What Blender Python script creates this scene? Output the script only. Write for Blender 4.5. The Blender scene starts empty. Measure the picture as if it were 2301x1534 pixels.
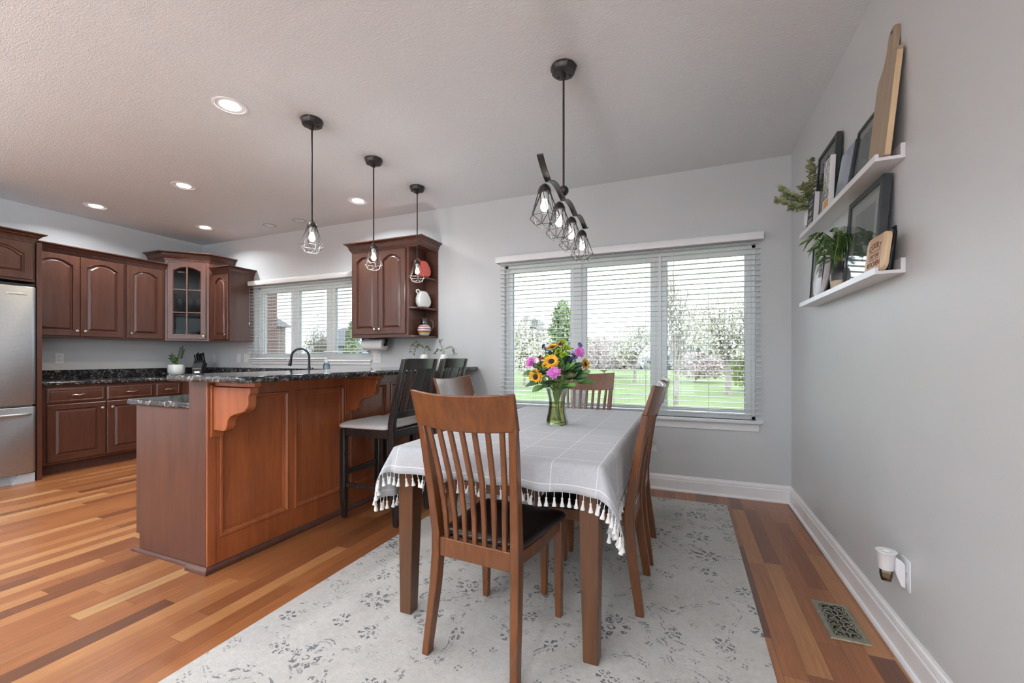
import bpy, bmesh, math, random
from mathutils import Vector, Matrix, Euler
PI = math.pi
S = bpy.context.scene
C = S.collection
RND = random.Random(7)

# ---------------------------------------------------------------- camera, world, exposure
cd = bpy.data.cameras.new('camera'); cam = bpy.data.objects.new('camera', cd); C.objects.link(cam)
cam.location = (0, 0, 1.16); cam.rotation_euler = (PI/2, 0, math.radians(22.23))
cd.sensor_fit = 'HORIZONTAL'; cd.sensor_width = 36; cd.lens = 953/2301*36
cd.shift_y = 36/2301; cd.clip_start = 0.05; cd.clip_end = 400
S.camera = cam
S.view_settings.view_transform = 'Standard'; S.view_settings.look = 'None'
S.view_settings.gamma = 1; S.view_settings.use_curve_mapping = False
S.view_settings.exposure = 0.78
S.cycles.max_bounces = 10; S.cycles.diffuse_bounces = 6; S.cycles.glossy_bounces = 4
S.cycles.transparent_max_bounces = 16; S.cycles.transmission_bounces = 6
S.cycles.sample_clamp_indirect = 6; S.cycles.use_denoising = True
S.cycles.caustics_reflective = False; S.cycles.caustics_refractive = False
W = bpy.data.worlds.new('overcast_sky'); S.world = W; W.use_nodes = True
wn = W.node_tree.nodes; wl = W.node_tree.links; wn.clear()
wo = wn.new('ShaderNodeOutputWorld'); wb = wn.new('ShaderNodeBackground')
wtc = wn.new('ShaderNodeTexCoord'); wnz = wn.new('ShaderNodeTexNoise'); wr = wn.new('ShaderNodeValToRGB')
wnz.inputs['Scale'].default_value = 2.0
wr.color_ramp.elements[0].color = (0.76, 0.86, 0.97, 1); wr.color_ramp.elements[1].color = (0.83, 0.92, 1.0, 1)
wl.new(wtc.outputs['Generated'], wnz.inputs['Vector']); wl.new(wnz.outputs['Fac'], wr.inputs['Fac'])
wl.new(wr.outputs['Color'], wb.inputs['Color']); wl.new(wb.outputs['Background'], wo.inputs['Surface'])
wb.inputs['Strength'].default_value = 3.1
CAN_W, PEND_W, FILL_W = 7.0, 3.2, 104.0

# room numbers
XL, XR, YB, YF, H = -6.416, 0.78, 3.96, -4.6, 2.77

# ---------------------------------------------------------------- helpers
class MB:
    def __init__(s): s.v = []; s.f = []; s.mi = []; s.m = 0
    def add(s, vs, fs):
        o = len(s.v); s.v += [tuple(p) for p in vs]
        for f in fs: s.f.append(tuple(i+o for i in f)); s.mi.append(s.m)
        return s
    def box(s, x0, x1, y0, y1, z0, z1):
        return s.add([(x0,y0,z0),(x1,y0,z0),(x1,y1,z0),(x0,y1,z0),(x0,y0,z1),(x1,y0,z1),(x1,y1,z1),(x0,y1,z1)],
              [(0,3,2,1),(4,5,6,7),(0,1,5,4),(1,2,6,5),(2,3,7,6),(3,0,4,7)])
    def loft(s, secs, cap=True, closed=False):
        n = len(secs[0]); o = len(s.v)
        for q in secs: s.v += [tuple(p) for p in q]
        m = len(secs); fs = []
        for i in range(m if closed else m-1):
            a = o+i*n; b = o+((i+1) % m)*n
            for j in range(n): fs.append((a+j, a+(j+1) % n, b+(j+1) % n, b+j))
        if cap and not closed:
            fs.append(tuple(o+j for j in range(n-1,-1,-1))); fs.append(tuple(o+(m-1)*n+j for j in range(n)))
        for f in fs: s.f.append(f); s.mi.append(s.m)
        return s
    def tube(s, pts, r, seg=8, cap=True, closed=False):
        pts = [Vector(p) for p in pts]; n = len(pts)
        rs = r if isinstance(r, (list, tuple)) else [r]*n
        secs = []; ref = None
        for i, p in enumerate(pts):
            if closed: t = pts[(i+1) % n]-pts[i-1]
            else: t = pts[min(i+1,n-1)]-pts[max(i-1,0)]
            t.normalize()
            if ref is None:
                ref = Vector((0,0,1)) if abs(t.z) < .9 else Vector((1,0,0))
            a = (ref - t*ref.dot(t))
            if a.length < 1e-6: a = t.orthogonal()
            a.normalize(); b = t.cross(a); ref = a
            secs.append([p+(a*math.cos(2*PI*k/seg)+b*math.sin(2*PI*k/seg))*rs[i] for k in range(seg)])
        return s.loft(secs, cap, closed)
    def lathe(s, prof, seg=24, c=(0,0,0), cap=True, ax='z'):
        secs = []
        for r, z in prof:
            q = []
            for k in range(seg):
                a = 2*PI*k/seg; x, y = r*math.cos(a), r*math.sin(a)
                p = (x,y,z) if ax == 'z' else ((z,x,y) if ax == 'x' else (y,z,x))
                q.append((p[0]+c[0], p[1]+c[1], p[2]+c[2]))
            secs.append(q)
        return s.loft(secs, cap)
    def prism(s, poly, a0, a1, ax='z'):
        def P(u, v, w): return (u,v,w) if ax == 'z' else ((w,u,v) if ax == 'x' else (u,w,v))
        return s.loft([[P(u,v,a0) for u,v in poly], [P(u,v,a1) for u,v in poly]])
    def sweep(s, path, prof, closed=False):
        # path: xy points, prof: (out, z); out is to the right of travel
        n = len(path); secs = []
        for i in range(n):
            p = Vector(path[i])
            d0 = (Vector(path[i])-Vector(path[i-1])) if (i > 0 or closed) else None
            d1 = (Vector(path[(i+1) % n])-Vector(path[i])) if (i < n-1 or closed) else None
            if d0 is None: d0 = d1
            if d1 is None: d1 = d0
            d0.normalize(); d1.normalize()
            n0 = Vector((d0.y,-d0.x)); n1 = Vector((d1.y,-d1.x))
            m = (n0+n1); m = m/ max(m.dot(n0), .2)
            secs.append([(p.x+m.x*o, p.y+m.y*o, z) for o, z in prof])
        return s.loft(secs, True, closed)
    def xf(s, M):
        s.v = [tuple(M @ Vector(p)) for p in s.v]; return s
    def shift(s, d):
        s.v = [(p[0]+d[0],p[1]+d[1],p[2]+d[2]) for p in s.v]; return s
    def join(s, o):
        k = len(s.v); s.v += o.v
        for f, mi in zip(o.f, o.mi): s.f.append(tuple(i+k for i in f)); s.mi.append(mi)
        return s
    def build(s, name, mat, parent=None, bevel=0, seg=2, ang=40, loc=None, smooth=True):
        me = bpy.data.meshes.new(name); me.from_pydata(s.v, [], s.f); 
        mats = mat if isinstance(mat, (list, tuple)) else [mat]
        for m in mats: me.materials.append(m)
        if len(mats) > 1: me.polygons.foreach_set('material_index', s.mi)
        b = bmesh.new(); b.from_mesh(me); bmesh.ops.recalc_face_normals(b, faces=b.faces); b.to_mesh(me); b.free()
        if smooth:
            me.shade_smooth(); me.set_sharp_from_angle(angle=math.radians(ang))
        me.update()
        o = bpy.data.objects.new(name, me); C.objects.link(o)
        if parent: o.parent = parent
        if loc: o.location = loc
        if bevel:
            md = o.modifiers.new('bevel', 'BEVEL'); md.width = bevel; md.segments = seg; md.limit_method = 'ANGLE'; md.angle_limit = math.radians(35)
            md.harden_normals = False
        return o

def thing(name, label, cat, loc=(0,0,0), rot=(0,0,0), group=None):
    o = bpy.data.objects.new(name, None); C.objects.link(o); o.empty_display_size = .05
    o.location = loc; o.rotation_euler = rot if isinstance(rot, (tuple, list)) else (0,0,rot)
    return tag(o, label, cat, group)
def tag(o, label, cat, group=None, kind=None):
    if label: o['label'] = label
    if cat: o['category'] = cat
    if group: o['group'] = group
    if kind: o['kind'] = kind
    return o
def struct(o): o['kind'] = 'structure'; return o
def wpart(root, name, mb, mat, bevel=0, parent=None, **k):
    """part given in world coordinates, root unrotated"""
    mb.shift([-c for c in root.location]); return mb.build(name, mat, parent or root, bevel, **k)
def copy_tree(o, loc=None, rot=None, label=None, group=None):
    def rec(s, p):
        c = s.copy(); C.objects.link(c)
        if p: c.parent = p; c.matrix_parent_inverse = s.matrix_parent_inverse.copy()
        for ch in list(s.children): rec(ch, c)
        return c
    c = rec(o, None)
    if loc is not None: c.location = loc
    if rot is not None: c.rotation_euler = rot if isinstance(rot, (tuple, list)) else (0,0,rot)
    if label: c['label'] = label
    if group: c['group'] = group
    return c
def rrect(x0, x1, y0, y1, r, n=5):
    out = []
    for cx, cy, a in ((x1-r,y0+r,-90),(x1-r,y1-r,0),(x0+r,y1-r,90),(x0+r,y0+r,180)):
        for k in range(n+1):
            t = math.radians(a+90*k/n); out.append((cx+r*math.cos(t), cy+r*math.sin(t)))
    return out
def rpoly(pts, r, n=5):
    """round the corners of a convex polygon"""
    out = []; m = len(pts)
    for i in range(m):
        p = Vector(pts[i]); a = (Vector(pts[i-1])-p).normalized(); b = (Vector(pts[(i+1) % m])-p).normalized()
        for k in range(n+1):
            t = k/n; q0 = p+a*r; q1 = p+b*r
            q = q0*(1-t)**2+p*2*t*(1-t)+q1*t*t; out.append((q.x,q.y))
    return out
def pad(mb, poly, z0, t, dome):
    cx = sum(p[0] for p in poly)/len(poly); cy = sum(p[1] for p in poly)/len(poly)
    def ring(k, z): return [(cx+(x-cx)*k, cy+(y-cy)*k, z) for x, y in poly]
    return mb.loft([ring(.95,z0), ring(.99,z0+.18*t), ring(1,z0+.45*t), ring(.985,z0+.8*t), ring(.95,z0+t), ring(.85,z0+t+.35*dome), ring(.6,z0+t+.75*dome), ring(.3,z0+t+.96*dome), ring(.02,z0+t+dome)])

# ---------------------------------------------------------------- materials
MATS = {}
def nodes(name):
    m = bpy.data.materials.new(name); m.use_nodes = True; nt = m.node_tree
    b = nt.nodes['Principled BSDF']; MATS[name] = m
    return m, nt, b
def math_n(nt, op, a, b=None, c=None, clamp=False):
    n = nt.nodes.new('ShaderNodeMath'); n.operation = op; n.use_clamp = clamp
    for i, v in enumerate((a, b, c)):
        if v is None: continue
        if isinstance(v, (int, float)): n.inputs[i].default_value = v
        else: nt.links.new(v, n.inputs[i])
    return n.outputs[0]
def mixc(nt, f, a, b, mode='MIX'):
    n = nt.nodes.new('ShaderNodeMix'); n.data_type = 'RGBA'; n.blend_type = mode
    for s, v in ((n.inputs[0], f), (n.inputs[6], a), (n.inputs[7], b)):
        if isinstance(v, (int, float)): s.default_value = v
        elif isinstance(v, tuple): s.default_value = (*v, 1) if len(v) == 3 else v
        else: nt.links.new(v, s)
    return n.outputs[2]
def coord(nt, scale=(1,1,1), src='Object'):
    t = nt.nodes.new('ShaderNodeTexCoord'); mp = nt.nodes.new('ShaderNodeMapping')
    mp.inputs['Scale'].default_value = scale; nt.links.new(t.outputs[src], mp.inputs[0]); return mp.outputs[0]
def noise(nt, vec, scale, detail=3, rough=.5, dist=0):
    n = nt.nodes.new('ShaderNodeTexNoise'); n.inputs['Scale'].default_value = scale; n.inputs['Detail'].default_value = detail
    n.inputs['Roughness'].default_value = rough; n.inputs['Distortion'].default_value = dist
    if vec is not None: nt.links.new(vec, n.inputs['Vector'])
    return n.outputs['Fac']
def ramp(nt, f, stops):
    n = nt.nodes.new('ShaderNodeValToRGB'); e = n.color_ramp.elements
    while len(e) < len(stops): e.new(.5)
    for i, (p, c) in enumerate(stops): e[i].position = p; e[i].color = (*c, 1) if len(c) == 3 else c
    nt.links.new(f, n.inputs[0]); return n.outputs[0]
def bump(nt, b, h, strength, dist=.002):
    n = nt.nodes.new('ShaderNodeBump'); n.inputs['Strength'].default_value = strength; n.inputs['Distance'].default_value = dist
    nt.links.new(h, n.inputs['Height']); nt.links.new(n.outputs[0], b.inputs['Normal'])
def plain(name, col, rough=.5, metal=0, var=.08, nscale=12, bmp=0, bscale=60, sheen=0, coat=0, spec=.5):
    m, nt, b = nodes(name); v = coord(nt)
    f = noise(nt, v, nscale)
    d = tuple(max(0, c*(1-var)) for c in col); l = tuple(min(1, c*(1+var)) for c in col)
    nt.links.new(ramp(nt, f, [(.3, d), (.7, l)]), b.inputs['Base Color'])
    b.inputs['Roughness'].default_value = rough; b.inputs['Metallic'].default_value = metal
    b.inputs['Specular IOR Level'].default_value = spec
    if sheen: b.inputs['Sheen Weight'].default_value = sheen
    if coat: b.inputs['Coat Weight'].default_value = coat; b.inputs['Coat Roughness'].default_value = .15
    if bmp: bump(nt, b, noise(nt, v, bscale, 4), bmp)
    return m
def wood(name, dark, light, rough=.35, scale=(14,14,1.2), fine=(90,90,3), coat=.15, spec=.5):
    m, nt, b = nodes(name)
    f1 = noise(nt, coord(nt, scale), 2.2, 4, .6, .6); f2 = noise(nt, coord(nt, fine), 3, 3, .6)
    f = math_n(nt, 'ADD', math_n(nt, 'MULTIPLY', f1, .7), math_n(nt, 'MULTIPLY', f2, .3))
    nt.links.new(ramp(nt, f, [(.32, dark), (.66, light)]), b.inputs['Base Color'])
    b.inputs['Roughness'].default_value = rough; b.inputs['Coat Weight'].default_value = coat
    b.inputs['Coat Roughness'].default_value = .25; b.inputs['Specular IOR Level'].default_value = spec
    bump(nt, b, f2, .05, .001)
    return m
def glassy(name, tint=(1,1,1), gloss=.5, rough=0.02, edge=None):
    m, nt, b = nodes(name); nt.nodes.remove(b)
    o = nt.nodes['Material Output']; tr = nt.nodes.new('ShaderNodeBsdfTransparent'); g = nt.nodes.new('ShaderNodeBsdfGlossy')
    f = noise(nt, coord(nt), 3); nt.links.new(ramp(nt, f, [(.3, tuple(c*.985 for c in tint)), (.7, tint)]), tr.inputs[0])
    g.inputs['Roughness'].default_value = rough
    fr = nt.nodes.new('ShaderNodeFresnel'); fr.inputs[0].default_value = 1.45
    mx = nt.nodes.new('ShaderNodeMixShader'); nt.links.new(math_n(nt, 'MULTIPLY', fr.outputs[0], gloss*2, clamp=True), mx.inputs[0])
    nt.links.new(tr.outputs[0], mx.inputs[1]); nt.links.new(g.outputs[0], mx.inputs[2]); nt.links.new(mx.outputs[0], o.inputs[0])
    return m
def glow(name, col, strength, base=(.9,.9,.9)):
    m, nt, b = nodes(name)
    f = noise(nt, coord(nt), 5); nt.links.new(ramp(nt, f, [(.3, tuple(c*.97 for c in base)), (.7, base)]), b.inputs['Base Color'])
    b.inputs['Emission Color'].default_value = (*col, 1); b.inputs['Emission Strength'].default_value = strength
    return m

M_wall = plain('grey_wall_paint', (.60,.615,.625), .42, var=.012, nscale=3, bmp=.10, bscale=160, spec=.35)
M_trim = plain('white_trim_paint', (.86,.86,.87), .35, var=.015)
# stomped ceiling
m, nt, b = nodes('stomped_ceiling_paint'); M_ceil = m
v = coord(nt, (1,1,1)); sw = noise(nt, v, 2.2, 3, .5, 1.2)
st = nt.nodes.new('ShaderNodeMapping'); nt.links.new(v, st.inputs[0]); st.inputs['Scale'].default_value = (26,70,20)
n2 = nt.nodes.new('ShaderNodeTexNoise'); n2.inputs['Scale'].default_value = 1; n2.inputs['Detail'].default_value = 3; n2.inputs['Distortion'].default_value = 2.2
nt.links.new(st.outputs[0], n2.inputs['Vector'])
nt.links.new(ramp(nt, n2.outputs['Fac'], [(.3,(.69,.715,.735)),(.7,(.74,.765,.785))]), b.inputs['Base Color'])
b.inputs['Roughness'].default_value = .8; bump(nt, b, n2.outputs['Fac'], .45, .006)

# plank floor
m, nt, b = nodes('cherry_plank_floor'); M_floor = m
g = nt.nodes.new('ShaderNodeNewGeometry'); sp = nt.nodes.new('ShaderNodeSeparateXYZ'); nt.links.new(g.outputs['Position'], sp.inputs[0])
PW = .0826
ux = math_n(nt, 'DIVIDE', sp.outputs[0], PW); ix = math_n(nt, 'FLOOR', ux); fx = math_n(nt, 'FRACT', ux)
w1 = nt.nodes.new('ShaderNodeTexWhiteNoise'); w1.noise_dimensions = '1D'; nt.links.new(ix, w1.inputs['W'])
uy = math_n(nt, 'ADD', math_n(nt, 'DIVIDE', sp.outputs[1], .92), math_n(nt, 'MULTIPLY', w1.outputs['Value'], 7.3))
iy = math_n(nt, 'FLOOR', uy); fy = math_n(nt, 'FRACT', uy)
cb = nt.nodes.new('ShaderNodeCombineXYZ'); nt.links.new(ix, cb.inputs[0]); nt.links.new(iy, cb.inputs[1])
w2 = nt.nodes.new('ShaderNodeTexWhiteNoise'); w2.noise_dimensions = '2D'; nt.links.new(cb.outputs[0], w2.inputs['Vector'])
pc = ramp(nt, w2.outputs['Value'], [(0,(.125,.043,.018)),(.2,(.235,.080,.029)),(.42,(.325,.122,.043)),(.62,(.275,.098,.034)),(.78,(.375,.160,.058)),(.92,(.43,.21,.085)),(1,(.46,.26,.115))])
gv = nt.nodes.new('ShaderNodeVectorMath'); gv.operation = 'MULTIPLY_ADD'
nt.links.new(g.outputs['Position'], gv.inputs[0]); gv.inputs[1].default_value = (45,2.2,1)
cs = nt.nodes.new('ShaderNodeVectorMath'); cs.operation = 'SCALE'; nt.links.new(cb.outputs[0], cs.inputs[0]); cs.inputs['Scale'].default_value = 3.7
nt.links.new(cs.outputs[0], gv.inputs[2])
gr = noise(nt, gv.outputs[0], 1.6, 4, .6, .8)
pc = mixc(nt, .55, pc, ramp(nt, gr, [(.25,(.45,.42,.40)),(.7,(1.2,1.18,1.15))]), 'MULTIPLY')
e1 = math_n(nt, 'LESS_THAN', math_n(nt, 'MINIMUM', fx, math_n(nt, 'SUBTRACT', 1, fx)), .012)
e2 = math_n(nt, 'LESS_THAN', math_n(nt, 'MINIMUM', fy, math_n(nt, 'SUBTRACT', 1, fy)), .0014)
ed = math_n(nt, 'MAXIMUM', e1, e2)
nt.links.new(mixc(nt, math_n(nt, 'MULTIPLY', ed, .6), pc, (.05,.02,.01)), b.inputs['Base Color'])
b.inputs['Roughness'].default_value = .34; b.inputs['Coat Weight'].default_value = .12; b.inputs['Coat Roughness'].default_value = .2
bump(nt, b, math_n(nt, 'SUBTRACT', 1, ed), .15, .001)

# rug
m, nt, b = nodes('distressed_floral_rug'); M_rug = m
v = coord(nt)
wn_ = nt.nodes.new('ShaderNodeTexNoise'); wn_.inputs['Scale'].default_value = 9; wn_.inputs['Detail'].default_value = 3; nt.links.new(v, wn_.inputs['Vector'])
wa_ = nt.nodes.new('ShaderNodeVectorMath'); wa_.operation = 'MULTIPLY_ADD'; nt.links.new(wn_.outputs['Color'], wa_.inputs[0]); wa_.inputs[1].default_value = (.075,.075,0); nt.links.new(v, wa_.inputs[2])
v0 = v; v = wa_.outputs[0]
def voro(scale, rnd=.75):
    n = nt.nodes.new('ShaderNodeTexVoronoi'); n.inputs['Scale'].default_value = scale; n.inputs['Randomness'].default_value = rnd
    n.voronoi_dimensions = '2D'; nt.links.new(v, n.inputs['Vector']); return n
def flower(scale, r0, r1, petals, rnd, thr, seedcut):
    n = voro(scale, rnd)
    d = nt.nodes.new('ShaderNodeVectorMath'); d.operation = 'SUBTRACT'
    s2 = nt.nodes.new('ShaderNodeVectorMath'); s2.operation = 'SCALE'; nt.links.new(v, s2.inputs[0]); s2.inputs['Scale'].default_value = 1
    nt.links.new(s2.outputs[0], d.inputs[0]); nt.links.new(n.outputs['Position'], d.inputs[1])
    q = nt.nodes.new('ShaderNodeSeparateXYZ'); nt.links.new(d.outputs[0], q.inputs[0])
    r = math_n(nt, 'SQRT', math_n(nt, 'ADD', math_n(nt, 'POWER', math_n(nt, 'ABSOLUTE', q.outputs[0]), 2), math_n(nt, 'POWER', math_n(nt, 'ABSOLUTE', q.outputs[1]), 2)))
    a = math_n(nt, 'ARCTAN2', q.outputs[1], q.outputs[0])
    wob = math_n(nt, 'MULTIPLY', math_n(nt, 'SUBTRACT', noise(nt, v, 30, 2), .5), .5)
    pet = math_n(nt, 'GREATER_THAN', math_n(nt, 'ADD', math_n(nt, 'SINE', math_n(nt, 'MULTIPLY', a, petals)), wob), thr)
    band = math_n(nt, 'MULTIPLY', math_n(nt, 'GREATER_THAN', r, r0), math_n(nt, 'LESS_THAN', r, r1))
    core = math_n(nt, 'MULTIPLY', math_n(nt, 'GREATER_THAN', r, r0*.28), math_n(nt, 'LESS_THAN', r, r0*.45))
    sc = nt.nodes.new('ShaderNodeSeparateColor'); nt.links.new(n.outputs['Color'], sc.inputs[0])
    keep = math_n(nt, 'GREATER_THAN', sc.outputs[0], seedcut)
    return math_n(nt, 'MULTIPLY', math_n(nt, 'MAXIMUM', math_n(nt, 'MULTIPLY', pet, band), core), keep)
fl = math_n(nt, 'MAXIMUM', math_n(nt, 'MAXIMUM', flower(2.7, .036, .066, 7, .7, .15, .3), flower(5.2, .016, .036, 6, .95, .0, .5)), math_n(nt, 'MULTIPLY', flower(11, .006, .017, 4, 1, -.1, .62), .8))
v = v0
vn = noise(nt, v, 2.3, 1.5, .5, .7)
vine = math_n(nt, 'LESS_THAN', math_n(nt, 'ABSOLUTE', math_n(nt, 'SUBTRACT', vn, .5)), .0062)
vineb = math_n(nt, 'LESS_THAN', math_n(nt, 'ABSOLUTE', math_n(nt, 'SUBTRACT', vn, .525)), .0050)
vn2 = noise(nt, v, 6.1, 1.5, .5, 1.4)
vine2 = math_n(nt, 'LESS_THAN', math_n(nt, 'ABSOLUTE', math_n(nt, 'SUBTRACT', vn2, .52)), .010)
wear = math_n(nt, 'GREATER_THAN', noise(nt, v, 30, 3, .7), .52); wear2 = math_n(nt, 'GREATER_THAN', noise(nt, v, 3.6, 2), .52)
wear3 = math_n(nt, 'GREATER_THAN', noise(nt, v, 95, 2), .44)
wear4 = math_n(nt, 'ADD', .45, math_n(nt, 'MULTIPLY', noise(nt, v, 5.5, 2), 1.1), clamp=True)
ln = math_n(nt, 'MULTIPLY', math_n(nt, 'MAXIMUM', math_n(nt, 'MAXIMUM', math_n(nt, 'MULTIPLY', vine, .85), math_n(nt, 'MULTIPLY', vineb, .6)), math_n(nt, 'MULTIPLY', math_n(nt, 'MULTIPLY', vine2, wear2), .6)), wear)
pat = math_n(nt, 'MULTIPLY', math_n(nt, 'MULTIPLY', math_n(nt, 'MAXIMUM', ln, fl), wear4), wear3)
base = ramp(nt, noise(nt, v, 2.6, 5, .6), [(.3,(.40,.37,.325)),(.5,(.50,.475,.435)),(.72,(.56,.545,.515))])
base = mixc(nt, .35, base, ramp(nt, noise(nt, v, 55, 4, .7), [(.3,(.42,.42,.42)),(.7,(.72,.72,.72))]))
nt.links.new(mixc(nt, math_n(nt, 'MULTIPLY', pat, .85), base, (.085,.09,.105)), b.inputs['Base Color'])
b.inputs['Roughness'].default_value = .95; b.inputs['Specular IOR Level'].default_value = .1; bump(nt, b, noise(nt, v, 240, 3), .5, .004)

# granite
m, nt, b = nodes('black_speckled_granite'); M_gran = m
v = coord(nt); n1 = noise(nt, v, 26, 5, .7, 1.5); n2_ = noise(nt, v, 75, 3, .7, .5)
c = ramp(nt, n1, [(.40,(.010,.010,.012)),(.52,(.03,.03,.034)),(.60,(.14,.135,.13)),(.66,(.42,.40,.38)),(.72,(.05,.05,.05))])
c = mixc(nt, math_n(nt, 'MULTIPLY', math_n(nt, 'GREATER_THAN', n2_, .66), .5), c, (.5,.49,.47))
nt.links.new(c, b.inputs['Base Color']); b.inputs['Roughness'].default_value = .07; b.inputs['Specular IOR Level'].default_value = .6

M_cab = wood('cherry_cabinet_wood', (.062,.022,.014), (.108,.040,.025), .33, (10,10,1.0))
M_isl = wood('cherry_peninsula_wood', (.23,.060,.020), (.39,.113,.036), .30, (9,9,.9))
M_kick = wood('dark_toe_kick_wood', (.06,.022,.016), (.09,.032,.022), .5)
M_chair = wood('walnut_stained_chair_wood', (.072,.023,.0075), (.175,.058,.016), .30, (16,16,2))
M_table = wood('stained_table_leg_wood', (.060,.023,.0095), (.118,.046,.016), .32, (14,14,1.5))
M_leather = plain('dark_brown_leather', (.020,.014,.013), .30, var=.2, nscale=20, bmp=.12, bscale=220)
M_espr = wood('espresso_stool_wood', (.013,.010,.009), (.030,.022,.020), .24, (14,14,2))
M_seatw = plain('off_white_seat_fabric', (.72,.69,.67), .9, var=.04, bmp=.2, bscale=300, sheen=.2)
M_steel = plain('brushed_stainless_steel', (.46,.47,.49), .42, 1, var=.04, nscale=40)
M_steel2 = plain('grey_appliance_plastic', (.42,.45,.48), .45, 0, var=.03)
M_dark = plain('dark_gap_plastic', (.012,.012,.013), .5)
M_nickel = plain('satin_nickel', (.70,.67,.60), .25, 1, var=.03)
M_bronze = plain('oil_rubbed_bronze_metal', (.060,.052,.050), .38, .7, var=.15)
M_wire = plain('dark_bronze_wire', (.022,.019,.018), .6, 0, var=.15)
M_black = plain('matte_black_metal', (.014,.014,.016), .35, .3, var=.1)
M_blackp = plain('black_painted_frame', (.026,.028,.032), .42, var=.1)
M_white = plain('white_gloss_plastic', (.80,.80,.81), .3, var=.01)
M_ceram = plain('white_glazed_ceramic', (.66,.68,.66), .16, var=.015, coat=.3)
M_coral = plain('coral_glazed_ceramic', (.62,.105,.085), .18, var=.03, coat=.3)
M_paper = plain('white_paper', (.80,.80,.80), .9, var=.02)
M_slat = plain('white_blind_slat', (.72,.72,.725), .35, var=.01)
M_vinyl = plain('white_window_vinyl', (.78,.80,.80), .35, var=.01)
M_pane = glassy('window_glass', (.97,.985,.98), .35)
M_cglass = glassy('cabinet_door_glass', (.62,.64,.64), .16)
M_glass = glassy('clear_glassware', (.90,.93,.93), 1.0)
M_vaseg = glassy('vase_glass', (.95,.97,.95), .35)
M_water = glassy('greenish_vase_water', (.80,.82,.52), .1)
M_bulb = glow('lit_frosted_bulb', (1,.97,.94), 2.6)
M_socket = plain('white_lamp_socket', (.78,.78,.78), .4)
M_lens = glow('lit_downlight_lens', (1,.985,.96), 9.0)
M_lensw = glow('warm_downlight_lens', (1,.86,.62), 5.0)
M_shelf = plain('white_shelf_laminate', (.78,.78,.80), .32, var=.01)
M_lboard = wood('light_board_wood', (.30,.215,.145), (.40,.30,.21), .5, (40,9,2))
M_tanwood = wood('tan_engraved_wood', (.46,.27,.16), (.54,.33,.20), .55)
M_pine = wood('pale_bamboo_wood', (.60,.43,.25), (.70,.52,.32), .5)
M_engr = plain('burnt_engraving', (.17,.075,.035), .8)
M_green = plain('fern_green_leaf', (.12,.27,.07), .5, var=.35, nscale=25)
M_greend = plain('dark_green_leaf', (.045,.10,.035), .42, var=.3, nscale=20)
M_euca = plain('sage_eucalyptus_leaf', (.36,.40,.22), .55, var=.3, nscale=30)
M_mum = plain('lime_green_petals', (.36,.52,.03), .6, var=.25, nscale=60)
M_stem = plain('pale_green_stem', (.22,.30,.08), .5, var=.2)
M_yellow = plain('golden_sunflower_petals', (.82,.40,.012), .5, var=.18, nscale=50)
M_seed = plain('sunflower_seed_disc', (.035,.014,.006), .8, var=.4, nscale=90)
M_pink = plain('orchid_pink_petals', (.72,.19,.62), .5, var=.25, nscale=60)
M_blue = plain('violet_blue_petals', (.10,.09,.32), .5, var=.4, nscale=50)
M_red = plain('dark_red_petals', (.22,.02,.02), .5, var=.3)
M_brass = plain('antique_pewter_register', (.33,.31,.24), .4, .75, var=.15, nscale=40)
M_soap = glassy('blue_soap_bottle', (.62,.78,.90), .4)
M_bpot = plain('black_stoneware_glaze', (.030,.028,.030), .35, var=.2, nscale=40)
M_cream = plain('cream_stoneware', (.58,.48,.34), .6, var=.05)
M_lawn = plain('spring_lawn_grass', (.165,.205,.095), .95, var=.14, nscale=.9, spec=.1)
M_bark = plain('grey_brown_bark', (.26,.22,.19), .9, var=.3, nscale=8)
M_bloss = plain('white_blossom', (.58,.55,.47), .8, var=.2, nscale=6)
M_pinkb = plain('pale_pink_blossom', (.44,.345,.33), .8, var=.2, nscale=6)
M_everg = plain('evergreen_needles', (.19,.25,.115), .8, var=.35, nscale=5)
M_yell = plain('yellow_green_leaf', (.25,.27,.10), .8, var=.3, nscale=5)
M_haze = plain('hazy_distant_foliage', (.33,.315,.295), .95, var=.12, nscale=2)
M_roof = plain('grey_roof_shingles', (.22,.22,.24), .9, var=.2, nscale=30)
M_siding = plain('pale_blue_siding', (.40,.46,.55), .8, var=.05)
# brick
m, nt, b = nodes('red_brown_brick'); M_brick = m
bt = nt.nodes.new('ShaderNodeTexBrick'); 
cc = nt.nodes.new('ShaderNodeTexCoord'); rt = nt.nodes.new('ShaderNodeMapping'); rt.inputs['Rotation'].default_value = (PI/2,0,0); nt.links.new(cc.outputs['Object'], rt.inputs[0]); nt.links.new(rt.outputs[0], bt.inputs['Vector'])
bt.inputs['Color1'].default_value = (.25,.13,.115,1); bt.inputs['Color2'].default_value = (.19,.105,.10,1); bt.inputs['Mortar'].default_value = (.36,.33,.31,1); bt.inputs['Scale'].default_value = 4.5
nt.links.new(bt.outputs['Color'], b.inputs['Base Color']); b.inputs['Roughness'].default_value = .9
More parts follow.
